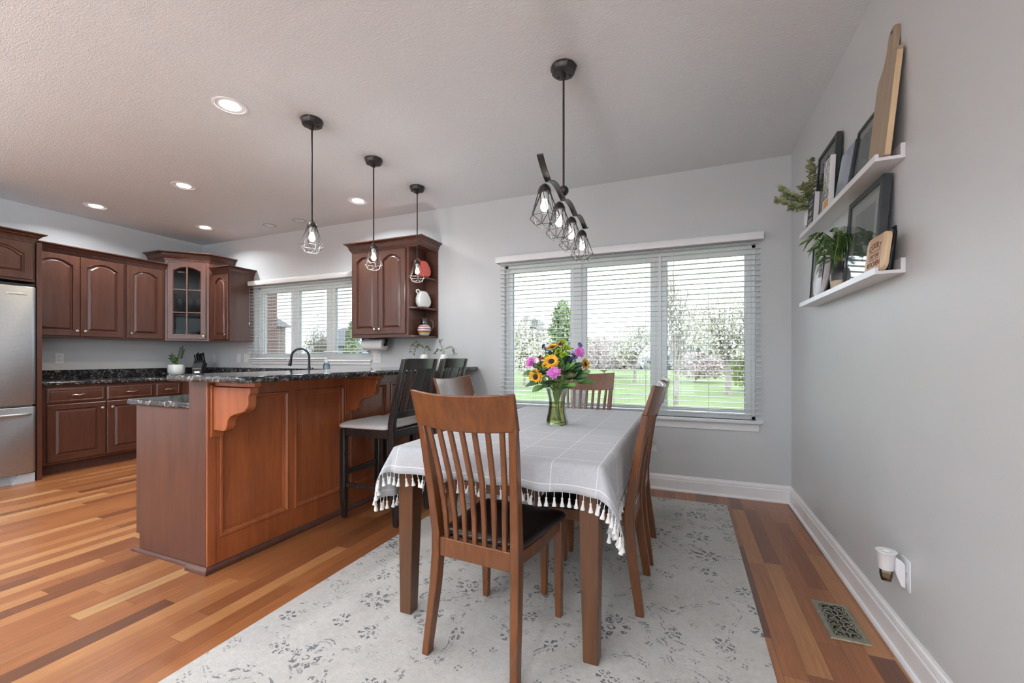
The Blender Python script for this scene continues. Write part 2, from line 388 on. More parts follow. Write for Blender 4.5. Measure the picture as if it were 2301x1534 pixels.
# tablecloth (uv in metres)
m, nt, b = nodes('windowpane_linen_cloth'); M_cloth = m
uv = nt.nodes.new('ShaderNodeUVMap'); sp = nt.nodes.new('ShaderNodeSeparateXYZ'); nt.links.new(uv.outputs[0], sp.inputs[0])
def lines(s, per, w):
    f = math_n(nt, 'FRACT', math_n(nt, 'DIVIDE', s, per)); return math_n(nt, 'LESS_THAN', math_n(nt, 'ABSOLUTE', math_n(nt, 'SUBTRACT', f, .5)), w/per/2)
gl = math_n(nt, 'MAXIMUM', lines(sp.outputs[0], .177, .0034), lines(sp.outputs[1], .177, .0050))
for s_, a_ in ((0, -1.443+.030+.03), (0, -.052+.030-.03), (1, 1.460+.050+.028), (1, 3.440+.050-.03)):
    gl = math_n(nt, 'MAXIMUM', gl, math_n(nt, 'LESS_THAN', math_n(nt, 'ABSOLUTE', math_n(nt, 'SUBTRACT', sp.outputs[s_], a_)), .0020))
wv = noise(nt, coord(nt, (30,420,1), 'UV'), 1, 2); wv2 = noise(nt, coord(nt, (420,30,1), 'UV'), 1, 2)
base = ramp(nt, math_n(nt, 'MULTIPLY', math_n(nt, 'ADD', wv, wv2), .5), [(.35,(.41,.425,.45)),(.65,(.51,.525,.55))])
nt.links.new(mixc(nt, math_n(nt, 'MULTIPLY', gl, .8), base, (.76,.76,.77)), b.inputs['Base Color'])
b.inputs['Roughness'].default_value = .9; b.inputs['Sheen Weight'].default_value = .15; b.inputs['Specular IOR Level'].default_value = .15
bump(nt, b, math_n(nt, 'ADD', wv, math_n(nt, 'ADD', wv2, math_n(nt, 'MULTIPLY', gl, .8))), .25, .0015)
M_tassel = plain('white_cotton_tassel', (.76,.76,.75), .9, var=.04)
# striped pitcher
m, nt, b = nodes('striped_pitcher_glaze'); M_strip = m
sp = nt.nodes.new('ShaderNodeSeparateXYZ'); nt.links.new(coord(nt), sp.inputs[0])
st = ramp(nt, math_n(nt, 'FRACT', math_n(nt, 'DIVIDE', sp.outputs[2], .112)), [(0,(.75,.75,.78)),(.13,(.75,.75,.78)),(.15,(.75,.60,.14)),(.27,(.75,.60,.14)),(.29,(.12,.05,.05)),(.36,(.55,.18,.16)),(.46,(.55,.18,.16)),(.48,(.70,.70,.74)),(.58,(.10,.05,.06)),(.62,(.30,.24,.30)),(.72,(.75,.74,.76)),(.80,(.10,.05,.05)),(.83,(.65,.36,.26)),(.92,(.10,.05,.05)),(.95,(.75,.75,.78))])
[n for n in nt.nodes if n.bl_idname == 'ShaderNodeValToRGB'][-1].color_ramp.interpolation = 'CONSTANT'
nt.links.new(st, b.inputs['Base Color']); b.inputs['Roughness'].default_value = .15
# marbled plate
m, nt, b = nodes('mauve_marbled_plate_glaze'); M_plate = m
nt.links.new(ramp(nt, noise(nt, coord(nt), 9, 4, .6, 1.5), [(.3,(.36,.29,.29)),(.55,(.46,.38,.38)),(.7,(.54,.50,.49))]), b.inputs['Base Color']); b.inputs['Roughness'].default_value = .25
# patterned pot
m, nt, b = nodes('black_white_patterned_pot'); M_patpot = m
v = coord(nt); wv = noise(nt, v, 48, 1, .4, 2.0)
sp = nt.nodes.new('ShaderNodeSeparateXYZ'); nt.links.new(v, sp.inputs[0])
ins = math_n(nt, 'MULTIPLY', math_n(nt, 'LESS_THAN', math_n(nt, 'ABSOLUTE', math_n(nt, 'SUBTRACT', wv, .5)), .045), math_n(nt, 'LESS_THAN', sp.outputs[2], .055))
nt.links.new(mixc(nt, ins, (.74,.74,.74), (.02,.02,.025)), b.inputs['Base Color']); b.inputs['Roughness'].default_value = .3
def picture(name, stops, scale=(6,6,6), dist=1.0, rough=.12):
    m, nt, b = nodes(name); nt.links.new(ramp(nt, noise(nt, coord(nt, scale), 1.3, 4, .6, dist), stops), b.inputs['Base Color'])
    b.inputs['Roughness'].default_value = rough; b.inputs['Coat Weight'].default_value = .6; b.inputs['Coat Roughness'].default_value = .04; return m
M_art1 = picture('teal_landscape_print', [(.3,(.16,.22,.25)),(.5,(.30,.39,.40)),(.7,(.48,.55,.55))])
M_art2 = picture('grey_photo_print', [(.3,(.10,.12,.10)),(.5,(.30,.32,.30)),(.7,(.55,.56,.55))], (10,10,8))
M_art3 = picture('soft_portrait_print', [(.3,(.16,.19,.19)),(.5,(.32,.34,.33)),(.7,(.45,.44,.42))], (7,7,5))
M_art4 = picture('black_white_botanical_print', [(.36,(.03,.035,.035)),(.44,(.20,.22,.22)),(.5,(.66,.66,.66)),(.7,(.72,.72,.72))], (26,26,14), 2.5)
M_slate = picture('slate_blue_reflective_face', [(.3,(.19,.24,.32)),(.7,(.26,.31,.40))], (2,2,2), .3, .2)
M_mat = plain('white_mat_board', (.66,.68,.69), .8, var=.01)
M_orange = plain('amber_block', (.60,.32,.10), .5, var=.15)
M_chalk = plain('charcoal_letter_board', (.055,.055,.065), .7, var=.1)
M_chalkw = plain('white_lettering', (.50,.50,.52), .8)

# ================================================================ the setting
def wall_holes(u0, u1, z0, z1, holes, axis, t0, t1):
    """wall slab with rectangular holes; u along the wall, axis 'y' -> wall plane normal is y"""
    us = sorted({u0, u1, *[h[0] for h in holes], *[h[1] for h in holes]}); zs = sorted({z0, z1, *[h[2] for h in holes], *[h[3] for h in holes]})
    mb = MB()
    nu, nz = len(us)-1, len(zs)-1
    def solid(i, j):
        if i < 0 or j < 0 or i >= nu or j >= nz: return False
        cu, cz = (us[i]+us[i+1])/2, (zs[j]+zs[j+1])/2
        return not any(h[0] < cu < h[1] and h[2] < cz < h[3] for h in holes)
    def P(u, t, z): return (u,t,z) if axis == 'y' else (t,u,z)
    def quad(*p): mb.add(p, [(0,1,2,3)])
    for i in range(nu):
        for j in range(nz):
            if not solid(i, j): continue
            a, b_, c, d = us[i], us[i+1], zs[j], zs[j+1]
            for t in (t0, t1): quad(P(a,t,c), P(b_,t,c), P(b_,t,d), P(a,t,d))
            if not solid(i-1,j): quad(P(a,t0,c), P(a,t1,c), P(a,t1,d), P(a,t0,d))
            if not solid(i+1,j): quad(P(b_,t0,c), P(b_,t1,c), P(b_,t1,d), P(b_,t0,d))
            if not solid(i,j-1): quad(P(a,t0,c), P(b_,t0,c), P(b_,t1,c), P(a,t1,c))
            if not solid(i,j+1): quad(P(a,t0,d), P(b_,t0,d), P(b_,t1,d), P(a,t1,d))
    return mb
DW = (-1.70, .535, .645, 2.09)      # dining window opening x0 x1 z0 z1
KW = (-5.35, -3.43, 1.135, 2.09)    # kitchen window opening
FW = (-3.4, .3, .08, 2.45)          # added glazed opening, unseen behind the camera, to let in daylight
RW = (-4.3, -.25, .10, 2.45)        # added unseen opening in the right wall, for more daylight
struct(MB().box(XL-.16, XR+.16, YF-.16, YB+.16, -.12, 0).build('floor', M_floor, smooth=False))
struct(MB().box(XL-.16, XR+.16, YF-.16, YB+.16, H, H+.12).build('ceiling', M_ceil, smooth=False))
struct(wall_holes(XL-.16, XR+.16, 0, H, [DW, KW], 'y', YB, YB+.16).build('wall_back', M_wall, smooth=False))
struct(wall_holes(YF, YB, 0, H, [], 'x', XL-.16, XL).build('wall_left', M_wall, smooth=False))
struct(wall_holes(YF, YB, 0, H, [RW], 'x', XR, XR+.16).build('wall_right', M_wall, smooth=False))
struct(wall_holes(XL-.16, XR+.16, 0, H, [FW], 'y', YF-.16, YF).build('wall_front', M_wall, smooth=False))
base_prof = [(0,0),(.026,0),(.026,.008),(.021,.017),(.0145,.020),(.0145,.094),(.010,.101),(.012,.108),(.009,.124),(.004,.130),(.003,.137),(0,.137)]
def baseboard(name, path):
    struct(MB().sweep(path, base_prof).build(name, M_trim, ang=25))
baseboard('baseboard_back', [(-1.99,YB),(XR,YB)])
baseboard('baseboard_right', [(XR,YB),(XR,YF)])

def window_unit(name, x0, x1, z0, z1, cuts, y0, operators=()):
    """frame across the opening with sashes between the cuts; glass panes"""
    fr = MB(); d0, d1 = y0, y0+.07
    fr.box(x0, x1, d0, d1, z0, z0+.03).box(x0, x1, d0, d1, z1-.03, z1).box(x0, x0+.03, d0, d1, z0, z1).box(x1-.03, x1, d0, d1, z0, z1)
    for a, b_ in zip(cuts[:-1], cuts[1:]): fr.box(a[1], b_[0], d0, d1, z0+.03, z1-.03)
    root = struct(fr.build(name, M_vinyl, bevel=.004, smooth=False))
    for a, b_ in cuts:
        s = MB(); w = .042
        A, B, Z0, Z1 = a, b_, z0+.03, z1-.03
        s.box(A, B, d0+.012, d1-.006, Z0, Z0+w).box(A, B, d0+.012, d1-.006, Z1-w, Z1).box(A, A+w, d0+.012, d1-.006, Z0+w, Z1-w).box(B-w, B, d0+.012, d1-.006, Z0+w, Z1-w)
        sh = s.build('sash', M_vinyl, root, .004, smooth=False)
        MB().box(A+w, B-w, d0+.036, d0+.041, Z0+w, Z1-w).build('pane', M_pane, root, smooth=False)
        gk = MB(); e = .006
        gk.box(A+w, B-w, d0+.030, d0+.0355, Z0+w, Z0+w+e).box(A+w, B-w, d0+.030, d0+.0355, Z1-w-e, Z1-w).box(A+w, A+w+e, d0+.030, d0+.0355, Z0+w+e, Z1-w-e).box(B-w-e, B-w, d0+.030, d0+.0355, Z0+w+e, Z1-w-e)
        gk.build('gasket', M_steel2, root, smooth=False)
    for ox in operators:
        c = MB(); c.prism([(ox-.055,0),(ox+.055,0),(ox+.03,.022),(ox-.03,.022)], d0-.022, d0+.004, 'y').shift((0,0,z0+.004)); c.tube([(ox+.01,d0-.018,z0+.018),(ox-.03,d0-.034,z0+.026),(ox-.055,d0-.034,z0+.024)], .005, 6)
        c.build('crank', M_vinyl, root, .003)
    return root
w1 = window_unit('window_1', DW[0], DW[1], DW[2], DW[3], [(-1.67,-.985),(-.915,-.245),(-.195,.505)], YB+.035, (.18,))
struct(MB().box(-1.745, .582, YB-.032, YB+.04, .622, .645).box(-1.72, .557, YB-.014, YB, .553, .622).build('trim_1', M_trim, bevel=.005))
w2 = window_unit('window_2', KW[0], KW[1], KW[2], KW[3], [(-5.32,-4.72),(-4.67,-4.11),(-4.06,-3.46)], YB+.06, (-3.72,))
struct(MB().box(-5.41, -3.375, YB-.035, YB+.06, 1.112, 1.135).box(-5.39, -3.395, YB-.014, YB, 1.075, 1.112).build('trim_2', M_trim, bevel=.005))
fr = window_unit('added_window_3', FW[0], FW[1], FW[2], FW[3], [(-3.37,-2.47),(-2.44,-1.55),(-1.52,-.63),(-.60,.27)], YF-.13)
r4 = MB().box(XR+.05, XR+.12, RW[0], RW[1], RW[2], RW[2]+.05).box(XR+.05, XR+.12, RW[0], RW[1], RW[3]-.05, RW[3])
for yy in (RW[0], (RW[0]+RW[1])/2-.03, RW[1]-.06): r4.box(XR+.05, XR+.12, yy, yy+.06, RW[2]+.05, RW[3]-.05)
r4 = struct(r4.build('added_window_4', M_vinyl, smooth=False))
MB().box(XR+.08, XR+.085, RW[0]+.05, RW[1]-.05, RW[2]+.05, RW[3]-.05).build('pane', M_pane, r4, smooth=False)
# light portals at the openings (guide the sky's own daylight, emit nothing themselves)
def portal(loc, rot, sx, sy):
    l = bpy.data.lights.new('daylight_portal', 'AREA'); l.shape = 'RECTANGLE'; l.size = sx; l.size_y = sy; l.cycles.is_portal = True
    o = bpy.data.objects.new('daylight_portal', l); C.objects.link(o); o.location = loc; o.rotation_euler = rot
portal(((FW[0]+FW[1])/2, YF-.02, (FW[2]+FW[3])/2), (PI/2,0,0), FW[1]-FW[0], FW[3]-FW[2])
portal((XR+.02, (RW[0]+RW[1])/2, (RW[2]+RW[3])/2), (PI/2,0,PI/2), RW[1]-RW[0], RW[3]-RW[2])
portal(((DW[0]+DW[1])/2, YB+.02, (DW[2]+DW[3])/2), (-PI/2,0,0), DW[1]-DW[0], DW[3]-DW[2])
portal(((KW[0]+KW[1])/2, YB+.02, (KW[2]+KW[3])/2), (-PI/2,0,0), KW[1]-KW[0], KW[3]-KW[2])

# ================================================================ blinds
def valance(x0, x1, label):
    t = thing('window_valance', label, 'valance', ((x0+x1)/2, YB, 2.105))
    prof = [(0,2.169),(.074,2.169),(.080,2.160),(.080,2.114),(.074,2.105),(.068,2.105),(.068,2.155),(0,2.155)]
    wpart(t, 'fascia', MB().sweep([(x0+.0,YB),(x0,YB-.08),(x1,YB-.08),(x1,YB)][1:3], [(0,2.169),(.008,2.165),(.012,2.150),(.012,2.122),(.008,2.107),(0,2.105)]), M_trim, .002)
    e = MB().box(x0, x0+.01, YB-.08, YB, 2.105, 2.169).box(x1-.01, x1, YB-.08, YB, 2.105, 2.169).box(x0, x1, YB-.08, YB, 2.160, 2.169)
    wpart(t, 'return', e, M_trim, .002)
    return t
def blind(x0, x1, zb, label, pitch=.0432, tassel=None, wand=None):
    yc = YB-.036
    t = thing('window_blind', label, 'blind', ((x0+x1)/2, yc, zb))
    wpart(t, 'headrail', MB().box(x0, x1, yc-.026, yc+.026, 2.108, 2.155), M_slat, .002)
    s = MB(); z = 2.085
    while z > zb+.04:
        s.loft([[(x,yc-.0245,z-.0022),(x,yc-.0245,z+.0010),(x,yc,z+.0034),(x,yc+.0245,z+.0010),(x,yc+.0245,z-.0022),(x,yc,z+.0004)] for x in (x0+.004, x1-.004)]); z -= pitch
    wpart(t, 'slats', s, M_slat, 0, smooth=False)
    # gathered spare slats lie on the rail
    wpart(t, 'bottom_rail', MB().box(x0+.002, x1-.002, yc-.026, yc+.026, zb, zb+.018), M_slat, .004)
    c = MB(); n = 2 if x1-x0 < .65 else 3
    for k in range(n):
        x = x0+.11+(x1-x0-.22)*k/(n-1)
        for yy in (yc-.026, yc+.026): c.tube([(x,yy,2.11),(x,yy,zb+.01)], .0011, 4)
    wpart(t, 'ladder_cord', c, M_slat)
    if tassel:
        tx, tz = tassel
        wpart(t, 'pull_cord', MB().tube([(tx,yc-.034,2.11),(tx,yc-.034,tz)], .0014, 5), M_slat)
        wpart(t, 'cord_tassel', MB().lathe([(.003,tz+.012),(.007,tz+.004),(.008,tz-.022),(.006,tz-.026)], 10, (tx,yc-.034,0)), M_slat)
    return t
valance(-1.764, .578, 'wide white valance over the three-part dining window')
blind(-1.735, -.995, .622, 'white slatted blind of the dining window pane nearest the tall bar')
blind(-.985, -.215, .622, 'white slatted blind of the middle dining window pane behind the bouquet')
blind(-.204, .566, .622, 'white slatted blind of the dining window pane nearest the room corner')
valance(-5.40, -3.385, 'narrower white valance over the kitchen sink window')
blind(-5.392, -4.70, 1.138, 'white slatted kitchen blind lowered beside the narrow wall cabinet', tassel=(-5.355,1.62))
blind(-4.69, -4.075, 1.138, 'white slatted kitchen blind lowered behind the arched faucet', tassel=(-4.15,1.69))
blind(-4.065, -3.40, 1.222, 'white slatted kitchen blind pulled up short above the crank handle')

# ================================================================ kitchen cabinets
def arch_ring(x0, x1, z0, z1, rise, i, y, n=14):
    """opening outline inset by i at depth y; arched top when rise > 0"""
    a, b_, c, d = x0+i, x1-i, z0+i, z1-i
    pts = [(a,y,c),(b_,y,c)]
    for k in range(n+1):
        t = 1-k/n; s = max(0, min(1, (t-.05)/.9)); hgt = rise*(1-abs(2*s-1)**2.2)
        pts.append((a+(b_-a)*t, y, d-rise+hgt))
    return pts
def door_mb(w, h, rise=.05, fw=.055, th=.02, glass=False):
    """door with lower left corner at the origin, front facing -y, front face at y=-th"""
    mb = MB(); n = 14
    op = arch_ring(fw, w-fw, fw, h-fw*.85, rise, 0, -th, n)
    out = [(0,-th,0),(w,-th,0)]+[(fw+(w-2*fw)*(1-k/n),-th,h) for k in range(n+1)]
    out[2] = (w,-th,h); out[-1] = (0,-th,h)
    e = .004
    outb = [(min(max(x,0),w),0,z) for x,_,z in out]
    outf = [(e if x <= 0 else w-e if x >= w else x, -th, e if z <= 0 else h-e if z >= h else z) for x,_,z in out]
    outs = [(x,-th+e,z) for x,_,z in out]
    R = lambda i, y: arch_ring(fw, w-fw, fw, h-fw*.85, rise, i, y, n)
    if glass:
        secs = [outb, outs, outf, R(0,-th), R(.004,-th+.004), R(.008,-th+.006), R(.008,0)]
        mb.loft(secs, False); mb.loft([outb, R(.008,0)], False)
    else:
        secs = [outb, outs, outf, R(-.004,-th), R(-.003,-th-.002), R(.002,-th-.001), R(.005,-th+.005), R(.007,-th+.013), R(.013,-th+.013), R(.030,-th+.0035), R(.032,-th+.001), R(.036,-th+.0005)]
        mb.loft(secs, False); o = len(mb.v)-len(op); mb.f.append(tuple(o+k for k in range(len(op)))); mb.mi.append(0)
    return mb
def slab_front(w, h, th=.02, fw=.022):
    mb = MB(); r = lambda i, y: [(i,y,i),(w-i,y,i),(w-i,y,h-i),(i,y,h-i)]
    mb.loft([r(0,0), r(0,-th+.008), r(.010,-th+.002), r(.014,-th), r(fw,-th), r(fw+.004,-th+.0035), r(fw+.012,-th+.001), r(fw+.014,-th+.0005)], False)
    o = len(mb.v)-4; mb.f.append((o,o+1,o+2,o+3)); mb.mi.append(0); return mb
def knob_mb(x, z, y=-.02):
    return MB().lathe([(.004,0),(.004,-.012),(.011,-.015),(.015,-.021),(.0135,-.027),(.006,-.031)], 14, (0,0,0), True, 'y').xf(Matrix.Translation((x,y,z)))
def pull_mb(x, z, y=-.02):
    mb = MB(); mb.tube([(x-.048,y,z),(x-.048,y-.022,z),(x-.030,y-.028,z+.004),(x,y-.026,z-.003),(x+.030,y-.028,z+.004),(x+.048,y-.022,z),(x+.048,y,z)], [.005,.005,.006,.0075,.006,.005,.005], 8)
    return mb
crown_prof = lambda z0, z1, o: [(-.03,z0),(.006,z0),(.006,z0+.012),(.014,z0+.013),(.014,z0+.021),(.020,z0+.028),(o*.46,z1-.034),(o*.56,z1-.032),(o*.56,z1-.026),(o*.86,z1-.014),(o*.92,z1-.013),(o,z1-.010),(o,z1),(-.03,z1)]
def face_cab(root, rot, origin, doors, mat=M_cab, knobs=(), drawers=(), glass=None):
    """fronts given in the face's own frame: x along the face, z up, facing -y; rot turns the face"""
    Mx = Matrix.Translation(Vector(origin)-Vector(root.location)) @ Matrix.Rotation(rot, 4, 'Z')
    out = []
    for (x, z, w, h, rise, kx, kz) in doors:
        mb = door_mb(w, h, rise, glass=bool(glass)).shift((x,0,z)).xf(Mx)
        d = mb.build('door', mat, root, ang=28); out.append(d)
        if kx is not None: knob_mb(x+kx, z+kz).xf(Mx).build('knob', M_nickel, d)
    for (x, z, w, h) in drawers:
        d = slab_front(w, h).shift((x,0,z)).xf(Mx).build('drawer', mat, root, ang=28); out.append(d)
        pull_mb(x+w/2, z+h/2).xf(Mx).build('pull', M_nickel, d)
    return out, Mx
R90 = PI/2      # face towards +x
UZ, UT = 1.372, 2.272
# two-door wall cabinet
def wall_cab_left(y0, y1, label, doors, name='wall_cabinet'):
    t = thing(name, label, 'cabinet', (XL, (y0+y1)/2, UZ))
    wpart(t, 'body', MB().box(XL+.002, XL+.33, y0+.001, y1-.001, UZ, UT+.01), M_cab, .002)
    face_cab(t, R90, (XL+.33, y0, UZ), doors)
    return t
t = wall_cab_left(2.045, 2.89, 'cherry wall cabinet with two arched doors beside the fridge panel',
    [(.055,.018,.382,.855,.048,.35,.055), (.441,.018,.382,.855,.048,.032,.055)])
wpart(t, 'crown_molding', MB().sweep([(XL+.33,2.045),(XL+.33,2.889)], crown_prof(2.262,2.342,.058)), M_cab)
t = wall_cab_left(2.89, 3.298, 'cherry wall cabinet with a single arched door next to the glass corner cabinet',
    [(.015,.018,.36,.855,.05,.03,.055)])
wpart(t, 'crown_molding', MB().sweep([(XL+.33,2.891),(XL+.33,3.296)], crown_prof(2.262,2.342,.058)), M_cab)
# cabinet above the fridge
t = thing('fridge_top_cabinet', 'deep cherry cabinet above the steel refrigerator', 'cabinet', (XL, 1.56, 1.87))
wpart(t, 'body', MB().box(XL+.002, -5.68, 1.052, 2.002, 1.868, 2.262), M_cab, .002)
face_cab(t, R90, (-5.68, 1.04, 1.868), [(.03,.02,.455,.345,.06,.42,.04), (.49,.02,.455,.345,.06,.03,.04)])
wpart(t, 'crown_molding', MB().sweep([(-5.68,1.05),(-5.68,2.003),(XL+.005,2.003)], crown_prof(2.25,2.325,.062)), M_cab)
t = thing('fridge_side_panel', 'tall cherry end panel between the fridge and the kitchen counter', 'panel', (XL, 2.024, 0))
wpart(t, 'panel', MB().box(XL+.002, -5.66, 2.006, 2.042, 0, 2.245), M_cab, .002)
# corner cabinet with glass door
A, B = (-6.086, 3.300), (-5.756, 3.630)
t = thing('corner_cabinet', 'taller cherry corner cabinet with a six-pane glass door', 'cabinet', (XL+.2, YB-.2, UZ))
CT = 2.405
corner = t
poly = [(XL+.002,YB-.002),(XL+.002,3.300),A,B,(-5.756,YB-.002)]
def shell(z0, z1): return MB().prism(poly, z0, z1)
wpart(t, 'bottom', shell(UZ, UZ+.02), M_cab)
wpart(t, 'top', shell(CT-.02, CT), M_cab)
sd = MB().box(XL+.002, A[0], 3.300, 3.318, UZ+.02, CT-.02).box(-5.774, -5.756, 3.63, YB-.002, UZ+.02, CT-.02).box(XL+.002, XL+.012, 3.318, YB-.002, UZ+.02, CT-.02).box(XL+.012, -5.774, YB-.012, YB-.002, UZ+.02, CT-.02)
wpart(t, 'side_panel', sd, M_cab)
ipoly = [(XL+.014,YB-.014),(XL+.014,3.33),(-6.10,3.33),(-5.79,3.64),(-5.79,YB-.014)]
SZ = (1.70, 2.02)
for z in SZ: wpart(t, 'shelf', MB().prism(ipoly, z, z+.018), M_cab)
dl = math.hypot(B[0]-A[0], B[1]-A[1])
u = Vector((B[0]-A[0], B[1]-A[1], 0))/dl
rt45 = math.atan2(u.y, u.x)
st = MB().box(0, .045, -.001, .018, UZ, CT).box(dl-.045, dl, -.001, .018, UZ, CT).box(.045, dl-.045, -.001, .018, UZ, UZ+.03).box(.045, dl-.045, -.001, .018, CT-.05, CT)
st.xf(Matrix.Translation((A[0],A[1],0)) @ Matrix.Rotation(rt45, 4, 'Z')); wpart(t, 'face_frame', st, M_cab, .002)
ds, Mx = face_cab(t, rt45, (A[0],A[1],UZ), [(.03,.022,dl-.06,CT-UZ-.06,.045,dl-.085,.04)], glass=True)
gd = ds[0]
w_, h_ = dl-.06, CT-UZ-.06
MB().box(.03+.05, .03+w_-.05, -.010, -.007, .022+.05, .022+h_-.045).xf(Mx).build('pane', M_cglass, gd, smooth=False)
mu = MB().box(.03+w_/2-.009, .03+w_/2+.009, -.021, -.002, .022+.05, .022+h_-.05)
for k in (1, 2):
    z = .022+.05+(h_-.10)*k/3; mu.box(.03+.055, .03+w_-.055, -.020, -.003, z-.008, z+.008)
mu.xf(Mx).build('muntin', M_cab, gd, .003)
wpart(t, 'crown_molding', MB().sweep([(XL+.004,3.300),A,B,(-5.756,YB-.004)], crown_prof(CT-.012,CT+.095,.075)), M_cab)
# narrow cabinet
t = thing('narrow_wall_cabinet', 'narrow cherry wall cabinet with one slim door beside the kitchen window', 'cabinet', (-5.557, YB, UZ))
wpart(t, 'body', MB().box(-5.752, -5.358, 3.632, YB-.002, UZ, 2.25), M_cab, .002)
face_cab(t, 0, (-5.752, 3.632, UZ), [(.08,.018,.30,.84,.05,.27,.055)])
wpart(t, 'crown_molding', MB().sweep([(-5.685,3.632),(-5.358,3.632),(-5.358,YB-.003)], crown_prof(2.24,2.322,.058)), M_cab)
# cabinet right of the sink window, with open end shelves
t = thing('end_shelf_cabinet', 'cherry wall cabinet with open end shelves and two arched doors', 'cabinet', (-2.93, YB, UZ))
endcab = t
wpart(t, 'body', MB().box(-3.378, -2.632, 3.632, YB-.002, UZ, 2.335), M_cab, .002)
face_cab(t, 0, (-3.378, 3.632, UZ), [(.025,.035,.342,.88,.048,.312,.05), (.373,.035,.342,.88,.048,.03,.05)])
wpart(t, 'back_panel', MB().box(-2.631, -2.482, YB-.016, YB-.002, UZ, 2.335), M_cab, .002)
def qpoly(z):
    x0, y1, a, b_ = -2.631, YB-.016, .138, .315
    return [(x0,y1)]+[(x0+a*math.sin(PI/2*k/10)**.8, y1-b_*math.cos(PI/2*k/10)**.8) for k in range(11)]
SH = (UZ, 1.665, 1.985)
for z in SH: wpart(t, 'shelf', MB().prism(qpoly(z), z, z+.018), M_cab, .002)
wpart(t, 'top', MB().box(-2.631, -2.484, 3.632, YB-.017, 2.315, 2.335), M_cab)
wpart(t, 'crown_molding', MB().sweep([(-3.378,YB-.003),(-3.378,3.632),(-2.495,3.632),(-2.495,YB-.003)], crown_prof(2.30,2.392,.062)), M_cab)

# base cabinets on the left wall and the back wall
t = thing('base_cabinet', 'cherry base cabinet with two drawers over two doors beside the fridge', 'cabinet', (XL, 2.55, 0))
wpart(t, 'body', MB().box(XL+.002, -5.80, 2.044, 3.028, .10, .882), M_cab, .002)
wpart(t, 'toe_kick', MB().box(XL+.002, -5.868, 2.044, 3.028, 0, .10), M_kick)
face_cab(t, R90, (-5.80, 2.044, 0), [(.075,.125,.455,.565,0,.42,.50), (.545,.125,.43,.565,0,.035,.50)], drawers=[(.075,.705,.455,.148), (.545,.705,.43,.148)])
t = thing('corner_base_cabinet', 'cherry base cabinet with one small drawer in the kitchen corner', 'cabinet', (XL, 3.2, 0))
wpart(t, 'body', MB().prism([(XL+.002,3.03),(-5.80,3.03),(-5.80,3.345),(-5.45,3.345),(-5.45,YB-.002),(XL+.002,YB-.002)], .10, .882), M_cab, .002)
wpart(t, 'toe_kick', MB().prism([(XL+.002,3.03),(-5.87,3.03),(-5.87,3.415),(-5.45,3.415),(-5.45,YB-.002),(XL+.002,YB-.002)], 0, .10), M_kick)
face_cab(t, R90, (-5.80, 3.03, 0), [(.02,.125,.26,.565,0,.03,.50)], drawers=[(.02,.705,.26,.148)])
t = thing('sink_base_cabinet', 'cherry sink base cabinet under the kitchen window', 'cabinet', (-4.2, YB, 0))
wpart(t, 'body', MB().box(-5.449, -3.10, 3.345, YB-.002, .10, .882), M_cab, .002)
wpart(t, 'toe_kick', MB().box(-5.449, -3.10, 3.415, YB-.002, 0, .10), M_kick)
face_cab(t, 0, (-5.449, 3.345, 0), [(.03+.57*k,.125,.54,.565,0,.05 if k % 2 else .49,.50) for k in range(4)], drawers=[(.03+.57*k,.705,.54,.148) for k in (0,3)])
# L-shaped worktop with backsplash
t = thing('kitchen_countertop', 'black granite L-shaped worktop with low backsplash along the kitchen walls', 'countertop', (XL, YB, .882))
wpart(t, 'worktop', MB().prism([(XL+.002,2.044),(-5.765,2.044),(-5.765,3.31),(-3.14,3.31),(-3.14,YB-.002),(XL+.002,YB-.002)], .883, .918), M_gran, .008, seg=3)
wpart(t, 'backsplash', MB().box(XL+.002, XL+.022, 2.046, YB-.004, .9185, 1.022).box(XL+.0225, -2.66, YB-.024, YB-.003, .9185, 1.022), M_gran, .003)

# refrigerator
t = thing('refrigerator', 'stainless steel bottom-freezer refrigerator at the end of the left wall', 'refrigerator', (XL+.4, 1.54, 0))
wpart(t, 'cabinet', MB().box(XL+.02, -5.705, 1.085, 1.995, .09, 1.80), M_steel2, .006)
wpart(t, 'door', MB().prism([(-5.700,1.09),(-5.640,1.09),(-5.622,1.115),(-5.615,1.54),(-5.622,1.970),(-5.640,1.992),(-5.700,1.992)], .722, 1.815), M_steel, .006)
wpart(t, 'freezer_drawer', MB().prism([(-5.700,1.09),(-5.640,1.09),(-5.622,1.115),(-5.615,1.54),(-5.622,1.970),(-5.640,1.992),(-5.700,1.992)], .095, .705), M_steel, .006)
wpart(t, 'handle', MB().tube([(-5.62,1.95,.635),(-5.585,1.93,.640),(-5.565,1.86,.640),(-5.558,1.54,.640),(-5.565,1.22,.640),(-5.585,1.15,.640),(-5.62,1.13,.635)], [.011,.012,.013,.014,.013,.012,.011], 10), M_steel)
wpart(t, 'handle', MB().tube([(-5.62,1.17,1.66),(-5.57,1.18,1.60),(-5.565,1.18,1.2),(-5.57,1.18,.83),(-5.62,1.17,.78)], .013, 10), M_steel)
wpart(t, 'hinge_cover', MB().box(-5.80, -5.64, 1.10, 1.985, 1.816, 1.84), M_dark, .004)
g_ = MB().box(-5.70, -5.665, 1.10, 1.99, .0, .088)
for k in range(5): g_.box(-5.668, -5.655, 1.12, 1.83, .012+.014*k, .020+.014*k)
g_.prism([(1.84,.0),(1.99,.0),(1.99,.088),(1.88,.088)], -5.668, -5.645, 'x'); wpart(t, 'grille', g_, M_steel2, .002)
wpart(t, 'badge', MB().box(-5.626, -5.616, 1.80, 1.93, 1.735, 1.755), M_nickel, .002)

